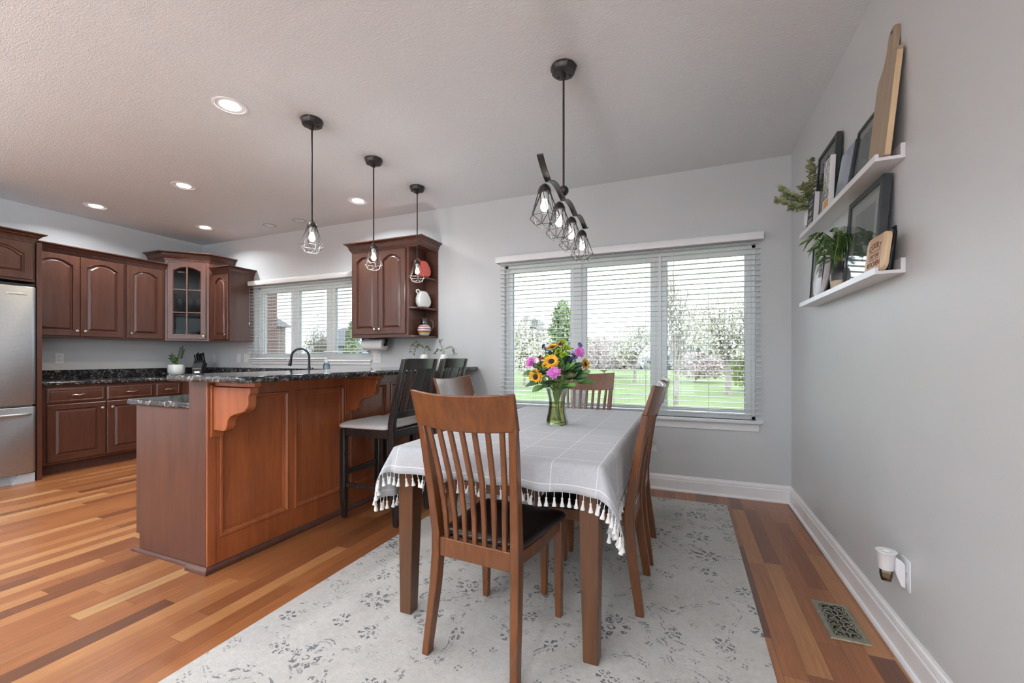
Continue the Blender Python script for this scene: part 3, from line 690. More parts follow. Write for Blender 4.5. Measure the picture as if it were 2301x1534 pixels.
# ================================================================ peninsula with raised bar
t = thing('kitchen_peninsula', 'orange-brown cherry peninsula with recessed panels and scrolled corbels', 'peninsula', (-2.45, 1.49, 0))
isl = t
FX = -2.372
BZ = 1.031
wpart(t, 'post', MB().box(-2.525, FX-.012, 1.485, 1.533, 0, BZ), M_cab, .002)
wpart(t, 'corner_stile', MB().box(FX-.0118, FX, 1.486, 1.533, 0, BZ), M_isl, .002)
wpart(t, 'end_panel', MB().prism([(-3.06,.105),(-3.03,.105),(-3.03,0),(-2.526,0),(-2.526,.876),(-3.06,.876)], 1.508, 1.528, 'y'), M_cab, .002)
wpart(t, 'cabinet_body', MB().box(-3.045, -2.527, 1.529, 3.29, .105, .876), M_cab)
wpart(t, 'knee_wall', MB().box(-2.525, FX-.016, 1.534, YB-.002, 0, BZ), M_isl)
pans = [(1.552,1.990),(2.035,2.470),(2.535,2.963),(3.012,3.440),(3.488,3.925)]
Z0, Z1 = .172, .945
# face frame with moulded openings, towards +x
fm = MB(); Y0, Y1 = 1.534, YB-.003
ys = [Y0]+[q for p in pans for q in p]+[Y1]
fm.box(FX-.016, FX, Y0, Y1, 0, Z0).box(FX-.016, FX, Y0, Y1, Z1, BZ)
for k in range(0, len(ys), 2): fm.box(FX-.016, FX, ys[k], ys[k+1], Z0, Z1)
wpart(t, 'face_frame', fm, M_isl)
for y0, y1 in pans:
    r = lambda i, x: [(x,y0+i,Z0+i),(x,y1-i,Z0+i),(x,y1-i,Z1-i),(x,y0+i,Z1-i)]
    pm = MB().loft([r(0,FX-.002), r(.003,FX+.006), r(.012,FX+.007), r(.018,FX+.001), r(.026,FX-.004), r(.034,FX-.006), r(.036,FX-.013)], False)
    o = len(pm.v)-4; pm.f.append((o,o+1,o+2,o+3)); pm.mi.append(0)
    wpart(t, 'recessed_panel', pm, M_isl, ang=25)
wpart(t, 'shoe_molding', MB().sweep([(-2.527,1.484),(FX,1.484),(FX,YB-.003)], [(0,0),(.020,0),(.020,.012),(.013,.024),(.006,.030),(.004,.036),(0,.036)]), M_cab)
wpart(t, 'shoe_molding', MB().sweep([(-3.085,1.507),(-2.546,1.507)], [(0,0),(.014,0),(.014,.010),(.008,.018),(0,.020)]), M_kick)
def corbel(y0, y1):
    pts = [(0,.985),(.285,.985),(.285,.955),(.272,.945),(.270,.925),(.272,.905),(.264,.880),(.245,.862),(.210,.851),(.165,.842),(.130,.826),(.113,.805),(.108,.780),(.100,.760),(.085,.750),(.025,.750),(0,.752)]
    return MB().prism([(x+FX+.014, z+.018) for x, z in pts], y0, y1, 'y')
for y0 in (1.503, 2.474):
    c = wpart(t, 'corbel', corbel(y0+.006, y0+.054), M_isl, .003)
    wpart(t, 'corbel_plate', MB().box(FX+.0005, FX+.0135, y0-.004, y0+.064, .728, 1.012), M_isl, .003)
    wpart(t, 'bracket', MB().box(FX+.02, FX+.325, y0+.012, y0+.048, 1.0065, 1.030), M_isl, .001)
t = thing('bar_countertop', 'raised black granite bar top with a rounded edge on the peninsula', 'countertop', (-2.3, 1.44, BZ))
wpart(t, 'slab', MB().prism(rpoly([(-2.645,1.425),(-1.985,1.405),(-1.985,YB-.002),(-2.645,YB-.002)], .05)[0:], BZ+.001, BZ+.036), M_gran, .013, seg=4)
t = thing('peninsula_countertop', 'lower black granite worktop on the kitchen side of the peninsula', 'countertop', (-2.8, 1.5, .877))
wpart(t, 'slab', MB().prism([(-3.115,1.485),(-2.527,1.485),(-2.527,YB-.03),(-3.115,YB-.03)], .8775, .912), M_gran, .009, seg=3)

# ================================================================ dining set
RZ = .009
def chair(label, loc, rot):
    t = thing('dining_chair', label, 'chair', loc, rot, None)
    def sec(x, y, z, w, d): return [(x-w/2,y-d/2,z),(x+w/2,y-d/2,z),(x+w/2,y+d/2,z),(x-w/2,y+d/2,z)]
    def post(s):
        P = [(.192,-.048,0,.030,.036),(.186,-.034,.10,.031,.040),(.178,-.012,.25,.034,.044),(.174,0,.38,.036,.046),(.174,0,.46,.036,.044),(.181,-.022,.62,.034,.038),(.191,-.052,.80,.032,.032),(.197,-.072,.905,.031,.027)]
        mb = MB(); mb.loft([sec(s*x,y,z,w,d) for x,y,z,w,d in P]); return mb
    for s in (-1, 1): post(s).build('rear_leg', M_chair, t, .004)
    for s in (-1, 1):
        MB().loft([sec(s*.186,.402,0,.028,.028), sec(s*.186,.400,.36,.040,.040), sec(s*.186,.400,.43,.040,.040)]).build('front_leg', M_chair, t, .004)
    MB().box(-.157,.157,-.014,.014,.372,.445).build('rear_rail', M_chair, t, .003)
    for s in (-1, 1):
        MB().loft([[(s*.176,.022,.385),(s*.160,.022,.385),(s*.160,.022,.432),(s*.176,.022,.432)],[(s*.190,.200,.378),(s*.172,.200,.378),(s*.172,.200,.432),(s*.190,.200,.432)],[(s*.194,.381,.385),(s*.176,.381,.385),(s*.176,.381,.432),(s*.194,.381,.432)]]).build('side_rail', M_chair, t, .003)
    MB().box(-.166,.166,.388,.410,.372,.432).build('front_rail', M_chair, t, .003)
    sp = rpoly([(-.178,.022),(.178,.022),(.222,.435),(-.222,.435)], .05, 6)
    pad(MB(), sp, .434, .030, .018).build('seat', M_leather, t, 0, ang=60)
    # top rail: shallow curve, leaning with the posts
    secs = []
    for k in range(17):
        u = -1+2*k/16; x = .216*u; c = .036*(1-u*u)
        z0 = .896-.012*(1-u*u); z1 = 1.030-.012*(1-u*u)
        yb = lambda z: -.069-(z-.895)*.30-c
        th = .022
        secs.append([(x,yb(z0)-th/2,z0),(x,yb(z0)+th/2,z0),(x*1.012,yb(z1)+th*.42,z1),(x*1.012,yb(z1)-th*.42,z1)])
    MB().loft(secs).build('top_rail', M_chair, t, .004)
    for k in range(7):
        u = -1+2*k/6; xb, xt = .128*u, .158*u; ct = .036*(1-u*u*.55)
        MB().loft([[(x-w/2,y-.007,z),(x+w/2,y-.007,z),(x+w/2,y+.007,z),(x-w/2,y+.007,z)] for x,y,z,w in ((xb,-.004,.440,.019),(xb*.9+xt*.1,-.012,.55,.021),((xb+xt)/2,-.035,.70,.022),(xt,-.070-ct*.9,.903,.020))]).build('slat', M_chair, t, .004)
    return t
ch = chair('walnut slat-back dining chair at the table end closest to the camera', (-.738,1.441,RZ), math.radians(-4.5))
copy_tree(ch, (-.235,2.16,RZ), R90, 'walnut dining chair with a scuffed rear leg on the window-corner side, nearer the peninsula end of the rug')
copy_tree(ch, (-.232,2.665,RZ), R90+.02, 'walnut dining chair hidden behind another along the right-hand table side')
copy_tree(ch, (-1.262,2.36,RZ), -R90, 'walnut dining chair between the table and the bar stools')
copy_tree(ch, (-.745,3.35,RZ), PI, 'walnut dining chair at the far table end under the big window')
for o, l in zip([o for o in C.objects if o.name.startswith('dining_chair')], (
    'walnut slat-back dining chair with its back turned, at the near table end',
    'walnut dining chair seen side-on, nearer of two on the plain wall side',
    'walnut dining chair almost hidden behind the side-on chair by the wall',
    'walnut dining chair between the table and the bar stools',
    'walnut dining chair at the far table end behind the bouquet')):
    o['label'] = l; o['group'] = 'dining chairs around the table'

TX0, TX1, TY0, TY1, TZ = -1.205, -.290, 1.572, 3.27, .755
t = thing('dining_table', 'walnut rectangular dining table under the grey linen cloth', 'table', ((TX0+TX1)/2, (TY0+TY1)/2, RZ))
wpart(t, 'tabletop', MB().box(TX0, TX1, TY0, TY1, TZ-.028, TZ), M_table, .004)
wpart(t, 'apron', MB().box(TX0+.06, TX1-.06, TY0+.03, TY0+.05, .66, TZ-.028).box(TX0+.06, TX1-.06, TY1-.05, TY1-.03, .66, TZ-.028).box(TX0+.03, TX0+.05, TY0+.06, TY1-.06, .66, TZ-.028).box(TX1-.05, TX1-.03, TY0+.06, TY1-.06, .66, TZ-.028), M_table, .002)
for sx in (0, 1):
    for sy in (0, 1):
        cx, cy = (TX0+.045, TX1-.045)[sx], (TY0+.045, TY1-.045)[sy]
        q = lambda a, dx, dy, z: [(cx+dx-a,cy+dy-a,z),(cx+dx+a,cy+dy-a,z),(cx+dx+a,cy+dy+a,z),(cx+dx-a,cy+dy+a,z)]
        o = .006
        wpart(t, 'leg', MB().loft([q(.029,(-o,o)[sx],(-o,o)[sy],RZ), q(.040,0,0,.62), q(.040,0,0,TZ-.029)]), M_table, .004)
# tablecloth
cl = MB(); step = .0177; OX, OY0, OY1 = .238, .112, .17
nx = int(round((TX1-TX0+2*OX)/step)); ny = int(round((TY1-TY0+OY0+OY1)/step))
CZ = TZ+.004
rr = random.Random(3)
def drape(u, v):
    """cloth point: u, v in metres over the table plane"""
    ox = (TX0-u) if u < TX0 else (u-TX1 if u > TX1 else 0); oy = (TY0-v) if v < TY0 else (v-TY1 if v > TY1 else 0)
    sx = -1 if u < TX0 else 1; sy = -1 if v < TY0 else 1
    bx, by = min(max(u,TX0),TX1), min(max(v,TY0),TY1)
    r = math.hypot(ox, oy)
    if r < 1e-6:
        w = .0012*math.sin(u*17+v*9)*math.sin(v*13-u*5)
        return (u, v, CZ+max(0,w))
    R = .014
    # roll over the table edge, then hang
    def hang(s):
        if s < R*PI/2: a = s/R; return R*math.sin(a), R*(1-math.cos(a))
        return R, R+(s-R*PI/2)
    h, d = hang(r)
    ph = math.atan2(oy, ox)
    cornerness = math.sin(2*ph) if (ox > 0 and oy > 0) else 0
    fl = .09+.38*cornerness**1.4
    rip = .022*math.sin((bx*15+by*13)+1.3)*min(1, d/.1)+.007*math.sin(bx*43-by*33)*min(1, d/.1)
    if sy > 0 and oy > 0: rip *= .5
    if ox > 0 and oy == 0: rip = rip*.3; fl = .02
    e = h+.004+fl*max(0,d-R)+abs(rip) if True else 0
    e += 0
    # corner: pleat swings towards the short end
    dx, dy = math.cos(ph), math.sin(ph)
    if cornerness:
        k = .35*cornerness; dx, dy = dx*(1-k)+.15*k, dy*(1+.2*k)
    z = CZ-d*(1-.5*fl*fl)
    return (bx+sx*dx*e if ox > 0 else bx, by+sy*dy*e if oy > 0 else by, z)
vv, ff, uvs = [], [], []
for j in range(ny+1):
    for i in range(nx+1):
        u_ = TX0-OX+(TX1-TX0+2*OX)*i/nx; v_ = TY0-OY0+(TY1-TY0+OY0+OY1)*j/ny
        vv.append(drape(u_, v_)); uvs.append((u_, v_))
for j in range(ny):
    for i in range(nx):
        a = j*(nx+1)+i; ff.append((a,a+1,a+nx+2,a+nx+1))
me = bpy.data.meshes.new('tablecloth'); me.from_pydata(vv, [], ff); me.materials.append(M_cloth)
ul = me.uv_layers.new(name='UVMap')
for p in me.polygons:
    for li, vi in zip(p.loop_indices, p.vertices): ul.data[li].uv = (uvs[vi][0]+.03, uvs[vi][1]+.05)
me.shade_smooth()
cloth = bpy.data.objects.new('tablecloth', me); C.objects.link(cloth)
sm = cloth.modifiers.new('thickness', 'SOLIDIFY'); sm.thickness = .0014; sm.offset = 1
tag(cloth, 'light grey windowpane linen tablecloth with white tassels over the dining table', 'tablecloth')
# tassels along the hem
tas = MB().tube([(0,0,0),(.001,0,-.012),(0,0,-.022)], .0014, 5); tas.lathe([(.0015,-.020),(.0042,-.022),(.0046,-.026),(.0036,-.029),(.0052,-.038),(.0085,-.050),(.0092,-.054),(.006,-.0545)], 9)
spots = []
def along(p, q, n):
    for k in range(n): f = (k+.5)/n; spots.append(drape(p[0]+(q[0]-p[0])*f, p[1]+(q[1]-p[1])*f))
U0, U1, V0, V1 = TX0-OX, TX1+OX, TY0-OY0, TY1+OY1
along((U0,V0),(U1,V0),50); along((U0,V0),(U0,V1),70); along((U1,V0),(U1,V1),70); along((U0,V1),(U1,V1),48)
order = list(range(0,50))+list(range(50,76))+list(range(120,144))
first = None
for k in order:
    x, y, z = spots[k]
    if first is None: o = first = tas.build('tassel', M_tassel, cloth)
    else: o = first.copy(); C.objects.link(o); o.parent = cloth
    o.location = (x, y, z+.001); o.rotation_euler = (rr.uniform(-.22,.22), rr.uniform(-.22,.22), rr.uniform(0,6))
rest = MB()
for k in range(len(spots)):
    if k in order: continue
    q = MB(); q.v = list(tas.v); q.f = list(tas.f); q.mi = list(tas.mi)
    rest.join(q.xf(Matrix.Translation(spots[k]) @ Euler((rr.uniform(-.2,.2), rr.uniform(-.2,.2), 0)).to_matrix().to_4x4()))
o = rest.build('tassel_fringe', M_tassel, cloth); o['kind'] = 'stuff'

# rug
rg = MB().prism(rrect(-1.733, .303, .62, 3.70, .02, 3), .0005, .0085).build('area_rug', M_rug, None, .003)
tag(rg, 'pale distressed floral area rug under the dining table', 'rug')

# bar stools
def stool(label, loc, rot=0):
    """faces -x: seat front towards the bar"""
    t = thing('bar_stool', label, 'stool', loc, rot, 'bar stools at the peninsula')
    sec = lambda x, y, z, w, d: [(x-w/2,y-d/2,z),(x+w/2,y-d/2,z),(x+w/2,y+d/2,z),(x-w/2,y+d/2,z)]
    for s in (-1, 1):
        MB().loft([sec(.250,s*.188,0,.030,.030), sec(.245,s*.188,.12,.042,.038), sec(.222,s*.188,.40,.046,.040), sec(.218,s*.188,.70,.046,.040), sec(.258,s*.188,.90,.042,.036), sec(.325,s*.188,1.150,.034,.032)]).build('rear_leg', M_espr, t, .004)
        MB().loft([sec(-.205,s*.186,0,.030,.030), sec(-.210,s*.186,.18,.046,.044), sec(-.210,s*.186,.645,.046,.044)]).build('front_leg', M_espr, t, .004)
        MB().box(-.185,.200,s*.186-.011,s*.186+.011,.595,.652).build('side_rail', M_espr, t, .003)
        MB().box(-.186,.215,s*.186-.010,s*.186+.010,.225,.258).build('stretcher', M_espr, t, .003)
    MB().box(-.222,-.198,-.163,.163,.595,.652).build('front_rail', M_espr, t, .003)
    MB().box(.200,.226,-.167,.167,.595,.652).build('rear_rail', M_espr, t, .003)
    MB().box(-.220,-.200,-.163,.163,.305,.345).build('stretcher', M_espr, t, .003)
    MB().box(.214,.232,-.167,.167,.305,.340).build('stretcher', M_espr, t, .003)
    pad(MB(), rpoly([(-.248,-.222),(.185,-.208),(.185,.208),(-.248,.222)], .06, 6), .655, .030, .026).build('seat', M_seatw, t, 0, ang=60)
    def rail(z0, z1, name, cv):
        secs = []
        for k in range(13):
            u = -1+2*k/12; y = .172*u; c = cv*(1-u*u)
            xb = lambda z: (.218+(z-.70)*.20 if z < .9 else .258+(z-.90)*.268)+c
            secs.append([(xb(z0)-.011,y,z0),(xb(z0)+.011,y,z0),(xb(z1)+.010,y,z1),(xb(z1)-.010,y,z1)])
        MB().loft(secs).build(name, M_espr, t, .003)
    rail(1.075, 1.152, 'top_rail', .026); rail(.735, .785, 'lower_back_rail', .012)
    xb = lambda z: .258+(z-.90)*.268
    for y, w in ((-.128,.020),(-.095,.020),(0,.115),(.095,.020),(.128,.020)):
        cu = 1-(y/.172)**2
        MB().loft([[(x-.006,y-w/2,z),(x+.006,y-w/2,z),(x+.006,y+w/2,z),(x-.006,y+w/2,z)] for x, z in ((.228+.012*cu,.775),(xb(.93)+.016*cu,.93),(xb(1.08)+.026*cu,1.08))]).build('splat' if w > .1 else 'slat', M_espr, t, .003)
    return t
st1 = stool('espresso bar stool with white seat, in full view beside the table', (-2.082, 2.572, .001))
copy_tree(st1, (-2.078, 3.045, .001), .02, 'espresso bar stool nearer the back wall, mostly hidden behind another stool')

# ================================================================ lights
def bulb_light(parent, loc, power, r=.022, col=(1,.975,.95)):
    l = bpy.data.lights.new('bulb_light', 'POINT'); l.energy = power; l.shadow_soft_size = r; l.color = col
    o = bpy.data.objects.new('bulb_light', l); C.objects.link(o); o.parent = parent; o.location = loc
def canopy_mb(r, z):
    mb = MB(); n = 48; secs = []
    for k, (f, dz) in enumerate(((1.0,0),(1.04,-.006),(1.0,-.016),(.93,-.024),(.90,-.036),(.55,-.042),(.12,-.044))):
        q = []
        for j in range(n):
            a = 2*PI*j/n; w = 1+(.045 if (j % 8) in (0,1) else 0)*(1 if k in (1,2,3,4) else 0)
            q.append((r*f*w*math.cos(a), r*f*w*math.sin(a), z+dz))
        secs.append(q)
    mb.loft(secs); mb.lathe([(.013,z-.042),(.013,z-.064),(.007,z-.07)], 14)
    for a in (.6, 2.7): mb.lathe([(.005,z-.040),(.006,z-.047),(.002,z-.050)], 8, (r*.55*math.cos(a), r*.55*math.sin(a), 0))
    return mb
def cage_shade(root, zt, parts_parent=None):
    """cap, wire cage, socket and bulb hanging from z=zt (local)"""
    par = parts_parent
    cap = MB().lathe([(.006,zt),(.012,zt-.004),(.024,zt-.014),(.032,zt-.030),(.034,zt-.044),(.031,zt-.044)], 20)
    cg = MB(); n = 6; r = .0017
    tp = [Vector((.030*math.cos(2*PI*(k+.5)/n), .030*math.sin(2*PI*(k+.5)/n), zt-.040)) for k in range(n)]
    md = [Vector((.076*math.cos(2*PI*k/n), .076*math.sin(2*PI*k/n), zt-.168)) for k in range(n)]
    bt = [Vector((.044*math.cos(2*PI*(k+.5)/n), .044*math.sin(2*PI*(k+.5)/n), zt-.208)) for k in range(n)]
    for k in range(n):
        for a, b_ in ((tp[k],md[k]),(tp[k],md[(k+1)%n]),(md[k],md[(k+1)%n]),(md[k],bt[k]),(md[(k+1)%n],bt[k]),(bt[k],bt[(k+1)%n])): cg.tube([a,b_], r, 5)
    sk = MB().lathe([(.017,zt-.036),(.017,zt-.070),(.014,zt-.078)], 14)
    bl = MB().lathe([(.010,zt-.074),(.012,zt-.082),(.016,zt-.096),(.0205,zt-.110),(.021,zt-.120),(.016,zt-.131),(.007,zt-.137),(.001,zt-.138)], 16)
    return cap, cg, sk, bl
def pendant(label, x, y):
    t = thing('pendant_light', label, 'light', (x,y,H), 0, 'cage pendants over the bar')
    canopy_mb(.068, 0).build('canopy', M_bronze, t)
    zt = -.685
    MB().lathe([(.0055,-.06),(.0055,zt+.01),(.009,zt+.008),(.009,zt-.004)], 10).build('rod', M_bronze, t)
    for nme, mb, m_ in zip(('cap','wire_cage','socket','bulb'), cage_shade(t, zt), (M_bronze, M_wire, M_socket, M_bulb)): mb.build(nme, m_, t)
    bulb_light(t, (0,0,zt-.19), PEND_W)
    return t
pendant('bronze wire-cage pendant over the bar, hanging closest to the camera', -2.345, 2.15)
pendant('bronze wire-cage pendant over the bar, middle of the three', -2.345, 2.765)
pendant('bronze wire-cage pendant over the bar, in front of the open end shelves', -2.345, 3.37)

t = thing('chandelier', 'bronze wavy-arm chandelier with four wire-cage shades over the table', 'chandelier', (-.625,2.285,H))
canopy_mb(.068, 0).build('canopy', M_bronze, t)
MB().lathe([(.006,-.06),(.006,-.69)], 10).build('rod', M_bronze, t)
MB().lathe([(.001,-.658)]+[(.028*math.sin(PI*k/12), -.686+.028*math.cos(PI*k/12)) for k in range(1,12)]+[(.006,-.713),(.006,-.738)], 20).build('ball', M_bronze, t)
LY = [-.275, -.012, .255, .545]
zc = -.742
# wavy flat band along y: dips at each shade
secs = []
n = 70
for k in range(n+1):
    y = -.415+(1.0)*k/n
    ph = (y-LY[0])/.273
    if y < LY[0]: z = zc+.075*((LY[0]-y)/.14)**1.5
    elif y > LY[3]: z = zc+.018*((y-LY[3])/.04)
    else: z = zc+.030*(math.sin(PI*(ph % 1))**.8)*(1.25-.5*(ph % 1))
    w, th = .016, .006
    secs.append([(-w,y,z-th/2),(w,y,z-th/2),(w,y,z+th/2),(-w,y,z+th/2)])
MB().loft(secs).build('arm', M_bronze, t, .002)
for y in LY:
    pv = []
    cap, cg, sk, bl = cage_shade(t, -.748)
    for mb in (cap, cg, sk, bl): mb.shift((-.022,y,0))
    c = cg.build('lamp_shade', M_wire, t); cap.build('cap', M_bronze, c); sk.build('socket', M_socket, c); bl.build('bulb', M_bulb, c)
    bulb_light(t, (-.022,y,-.94), PEND_W*.22)
def downlight(label, x, y, lens, power=CAN_W, r=.085, col=(.95,.98,1)):
    t = thing('recessed_light', label, 'light', (x,y,H), 0, 'recessed ceiling lights' )
    MB().lathe([(r+.014,-.001),(r+.014,-.004),(r+.006,-.007),(r,-.007),(r-.004,-.002)], 32, cap=False).build('trim_ring', M_steel2 if lens is None else M_trim, t)
    MB().lathe([(r,-.004),(r*.62,.0-.0015),(r*.60,-.001)], 32, cap=False).build('baffle', M_white, t)
    MB().lathe([(r*.62,-.0025),(r*.62,-.0045),(r*.3,-.006),(.001,-.0065)], 32).build('lens', lens or M_white, t)
    if power:
        l = bpy.data.lights.new('can_light', 'AREA'); l.shape = 'DISK'; l.size = r*1.3; l.energy = power; l.color = col; l.spread = math.radians(150)
        o = bpy.data.objects.new('can_light', l); C.objects.link(o); o.parent = t; o.location = (0,0,-.012)
    return t
downlight('large bright recessed light nearest the camera', -2.694, 1.828, M_lens)
downlight('warm yellowish recessed light on the kitchen ceiling', -4.351, 2.516, M_lensw, CAN_W, col=(1,.86,.62))
downlight('bright recessed light close to the left wall above the fridge run', -5.80, 2.50, M_lens)
downlight('bright recessed light in front of the glass corner cabinet', -5.50, 3.42, M_lens)
downlight('bright recessed light near the back wall between two pendants', -3.116, 3.435, M_lens)
downlight('small dim ceiling fixture above the faucet', -4.195, 3.667, None, 0, .062)
downlight('small dim ceiling fixture nearer the narrow wall cabinet', -4.687, 3.665, None, 0, .062)
for k, (x, y) in enumerate(((-4.35,.6),(-2.69,-.6),(-.6,-.9),(-.6,-3.0),(-4.4,-2.2),(-2.6,-3.2))): downlight('added recessed fill light, unseen behind the camera', x, y, M_lens)  # extra downlights out of view, added to help light the room

def fill_uplight(label, x, y, power):  # unseen uplights added behind the camera to brighten the ceiling
    t = thing('added_fill_lamp', label, 'lamp', (x,y,0))
    MB().lathe([(.001,0),(.14,0),(.145,.012),(.12,.022),(.02,.03),(.001,.03)], 28).build('base', M_bronze, t)
    MB().lathe([(.012,.03),(.012,1.72)], 12).build('pole', M_bronze, t)
    MB().lathe([(.012,1.72),(.06,1.73),(.13,1.77),(.17,1.83),(.168,1.832),(.125,1.775),(.05,1.74),(.001,1.738)], 28, cap=False).build('bowl', M_white, t)
    l = bpy.data.lights.new('uplight', 'AREA'); l.shape = 'DISK'; l.size = .22; l.energy = power; l.color = (.92,.96,1)
    o = bpy.data.objects.new('uplight', l); C.objects.link(o); o.parent = t; o.location = (0,0,1.80); o.rotation_euler = (PI,0,0)
fill_uplight('added bronze fill uplight, unseen behind the camera on the kitchen side', -4.6, -1.6, FILL_W*1.7)
fill_uplight('added bronze fill uplight, unseen behind the camera in the middle', -2.2, -2.4, FILL_W)
fill_uplight('added bronze fill uplight, unseen behind the camera near the side wall', -.1, -2.6, FILL_W)

# ================================================================ counter items
# faucet
t = thing('kitchen_faucet', 'dark bronze gooseneck faucet below the kitchen window', 'faucet', (-3.99,3.62,.918))
p = [(-3.99,3.62,.96)]+[(-3.99,3.62,1.12)]+[(-3.99-.075*(1-math.cos(a)), 3.62-.055*(1-math.cos(a)), 1.165+.095*math.sin(a)) for a in [PI*k/12 for k in range(0,13)]]+[(-4.145,3.506,1.125)]
wpart(t, 'spout', MB().tube(p, .0125, 12), M_black)
wpart(t, 'base', MB().lathe([(.030,.919),(.030,.928),(.022,.945),(.019,1.03),(.014,1.06)], 18, (-3.99,3.62,0)), M_black)
wpart(t, 'spray_head', MB().tube([(-4.143,3.508,1.14),(-4.149,3.503,1.10),(-4.156,3.498,1.065)], [.013,.017,.019], 12), M_black)
wpart(t, 'lever', MB().tube([(-3.972,3.615,.985),(-3.935,3.60,.985),(-3.915,3.60,1.03),(-3.918,3.60,1.045)], [.010,.010,.007,.006], 8), M_black)
# soap bottle
t = thing('soap_bottle', 'small blue soap pump bottle beside the faucet', 'bottle', (-3.77,3.66,.918))
wpart(t, 'bottle', MB().lathe([(.001,.919),(.034,.919),(.036,.93),(.036,1.075),(.026,1.095),(.012,1.10)], 18, (-3.77,3.66,0)), M_soap)
wpart(t, 'pump', MB().lathe([(.012,1.101),(.012,1.115),(.005,1.12),(.005,1.145),(.011,1.146),(.011,1.157),(.002,1.159)], 12, (-3.77,3.66,0)).tube([(-3.77,3.66,1.15),(-3.80,3.65,1.15)], .005, 6), M_white)
# knife block with knives
KBX, KBY, KBZ = -6.00, 3.66, .919
t = thing('knife_block', 'black knife block in the kitchen corner next to the potted plant', 'knife block', (KBX,KBY,KBZ), math.radians(38))
MB().prism([(-.075,0),(.06,0),(.045,.055),(.100,.155),(-.015,.205),(-.075,.11)], -.055, .055, 'x').build('block', M_dark, t, .004)
pl_ = MB().box(-.030,.030,-.0782,-.0755,.035,.058); pl_.build('nameplate', M_nickel, t, .001)
for k in range(8):
    x = -.0455+.013*k
    q = thing('steak_knife', 'steak knife in the front row of slots of the black knife block', 'knife', (0,0,0), 0, 'steak knives in the knife block')
    q.matrix_world = Matrix.Translation((KBX,KBY,KBZ)) @ Matrix.Rotation(math.radians(38),4,'Z')
    MB().lathe([(.0045,0),(.005,-.004),(.005,-.012),(.001,-.014)], 8, (0,0,0), True, 'y').xf(Matrix.Translation((x,-.0765,.095))).build('butt', M_nickel, q)
tl = Vector((0,-.40,.917)).normalized()
hs = [(-.045,0,.085,.010),(-.025,.03,.115,.012),(0,.01,.120,.012),(.020,.035,.120,.015),(.036,.0,.105,.011),(.045,.045,.135,.012),(-.040,.055,.10,.010),(.005,.06,.125,.013)]
for k, (x, y, L, r) in enumerate(hs):
    q = thing('kitchen_knife', 'black-handled kitchen knife standing in the knife block', 'knife', (0,0,0), 0, 'kitchen knives in the knife block')
    q.matrix_world = Matrix.Translation((KBX,KBY,KBZ)) @ Matrix.Rotation(math.radians(38),4,'Z')
    p0 = Vector((x, y, .200-.42*y+.002)); a = Vector((0,-.42,.9)).normalized()
    MB().tube([p0, p0+a*.012, p0+a*L*.5, p0+a*L*.9, p0+a*L], [r*.6,r*.75,r*.72,r*1.0,r*.6], 8).build('handle', M_black, q)
# small plant in white pot
def leaf(mb, base, d, up, L, w, bend=.15, n=5):
    d = d.normalized(); s = d.cross(up); s = s.normalized() if s.length > 1e-4 else Vector((1,0,0)); nrm = s.cross(d)
    secs = []
    for k in range(n+1):
        f = k/n; ww = w*max(.02, math.sin(PI*min(1, f*.92+.06))**.8); p_ = base+d*L*f-nrm*0-Vector((0,0,1))*bend*L*f*f
        secs.append([p_-s*ww/2, p_+nrm*.12*ww, p_+s*ww/2, p_-nrm*.04*ww])
    mb.loft(secs)
t = thing('potted_plant', 'small upright green plant in a white ceramic pot on the kitchen worktop', 'plant', (-6.10,3.44,.918))
wpart(t, 'pot', MB().lathe([(.001,.932),(.066,.932),(.084,.945),(.092,.975),(.092,1.045),(.084,1.068),(.076,1.070),(.074,1.060),(.001,1.058)], 28, (-6.10,3.44,0)), M_ceram)
wpart(t, 'saucer', MB().lathe([(.001,.919),(.070,.919),(.082,.926),(.082,.931),(.001,.931)], 28, (-6.10,3.44,0)), M_ceram)
wpart(t, 'soil', MB().lathe([(.001,1.0605),(.073,1.0605)], 20, (-6.10,3.44,0), cap=True), M_bark)
sm_ = MB(); lf = MB(); bs = Vector((-6.09,3.45,1.06))
def zz(tip, n, L):
    ax_ = tip-bs; sm_.tube([bs, bs+ax_*.5+Vector((.004,0,0)), tip], [.0055,.004,.002], 6)
    side = ax_.cross(Vector((1,.4,0))).normalized()
    for k in range(n):
        f = .35+.62*k/(n-1); b_ = bs+ax_*f
        leaf(lf, b_, side*(1 if k % 2 else -1)+ax_.normalized()*.7, Vector((1,.4,.3)), L, .020)
    leaf(lf, tip, ax_, Vector((1,.4,.1)), L, .018)
zz(Vector((-6.075,3.49,1.265)), 11, .065); zz(Vector((-6.11,3.385,1.16)), 8, .05); zz(Vector((-6.12,3.41,1.185)), 7, .045); zz(Vector((-6.06,3.41,1.13)), 6, .045)
wpart(t, 'stem', sm_, M_stem); wpart(t, 'leaves', lf, M_greend)
# outlet and switch plates
def plate(label, loc, rot, w=.072, h=.117, kind='outlet'):
    t = thing('wall_plate', label, 'wall plate', loc, rot, None)
    MB().prism(rrect(-w/2,w/2,-h/2,h/2,.004,2), -.0055, -.0005, 'y').build('cover', M_white, t, .0015)
    if kind == 'outlet':
        for z in (-.02,.02): 
            q = MB().prism(rrect(-.0165,.0165,z-.014,z+.014,.008,3), -.0068, -.0056, 'y'); q.build('receptacle', M_white, t)
            sl = MB().box(-.008,-.006,-.0073,-.0069,z-.004,z+.006).box(.006,.008,-.0073,-.0069,z-.004,z+.005); sl.build('slot', M_dark, t)
    else: MB().box(-.016,.016,-.008,-.0056,-.033,.033).build('rocker', M_white, t, .001)
    return t
plate('white outlet plate on the left wall above the worktop beside the fridge', (XL,2.45,1.15), R90)
plate('white switch plate on the back wall near the kitchen corner', (-6.16,YB,1.148), 0, kind='switch')
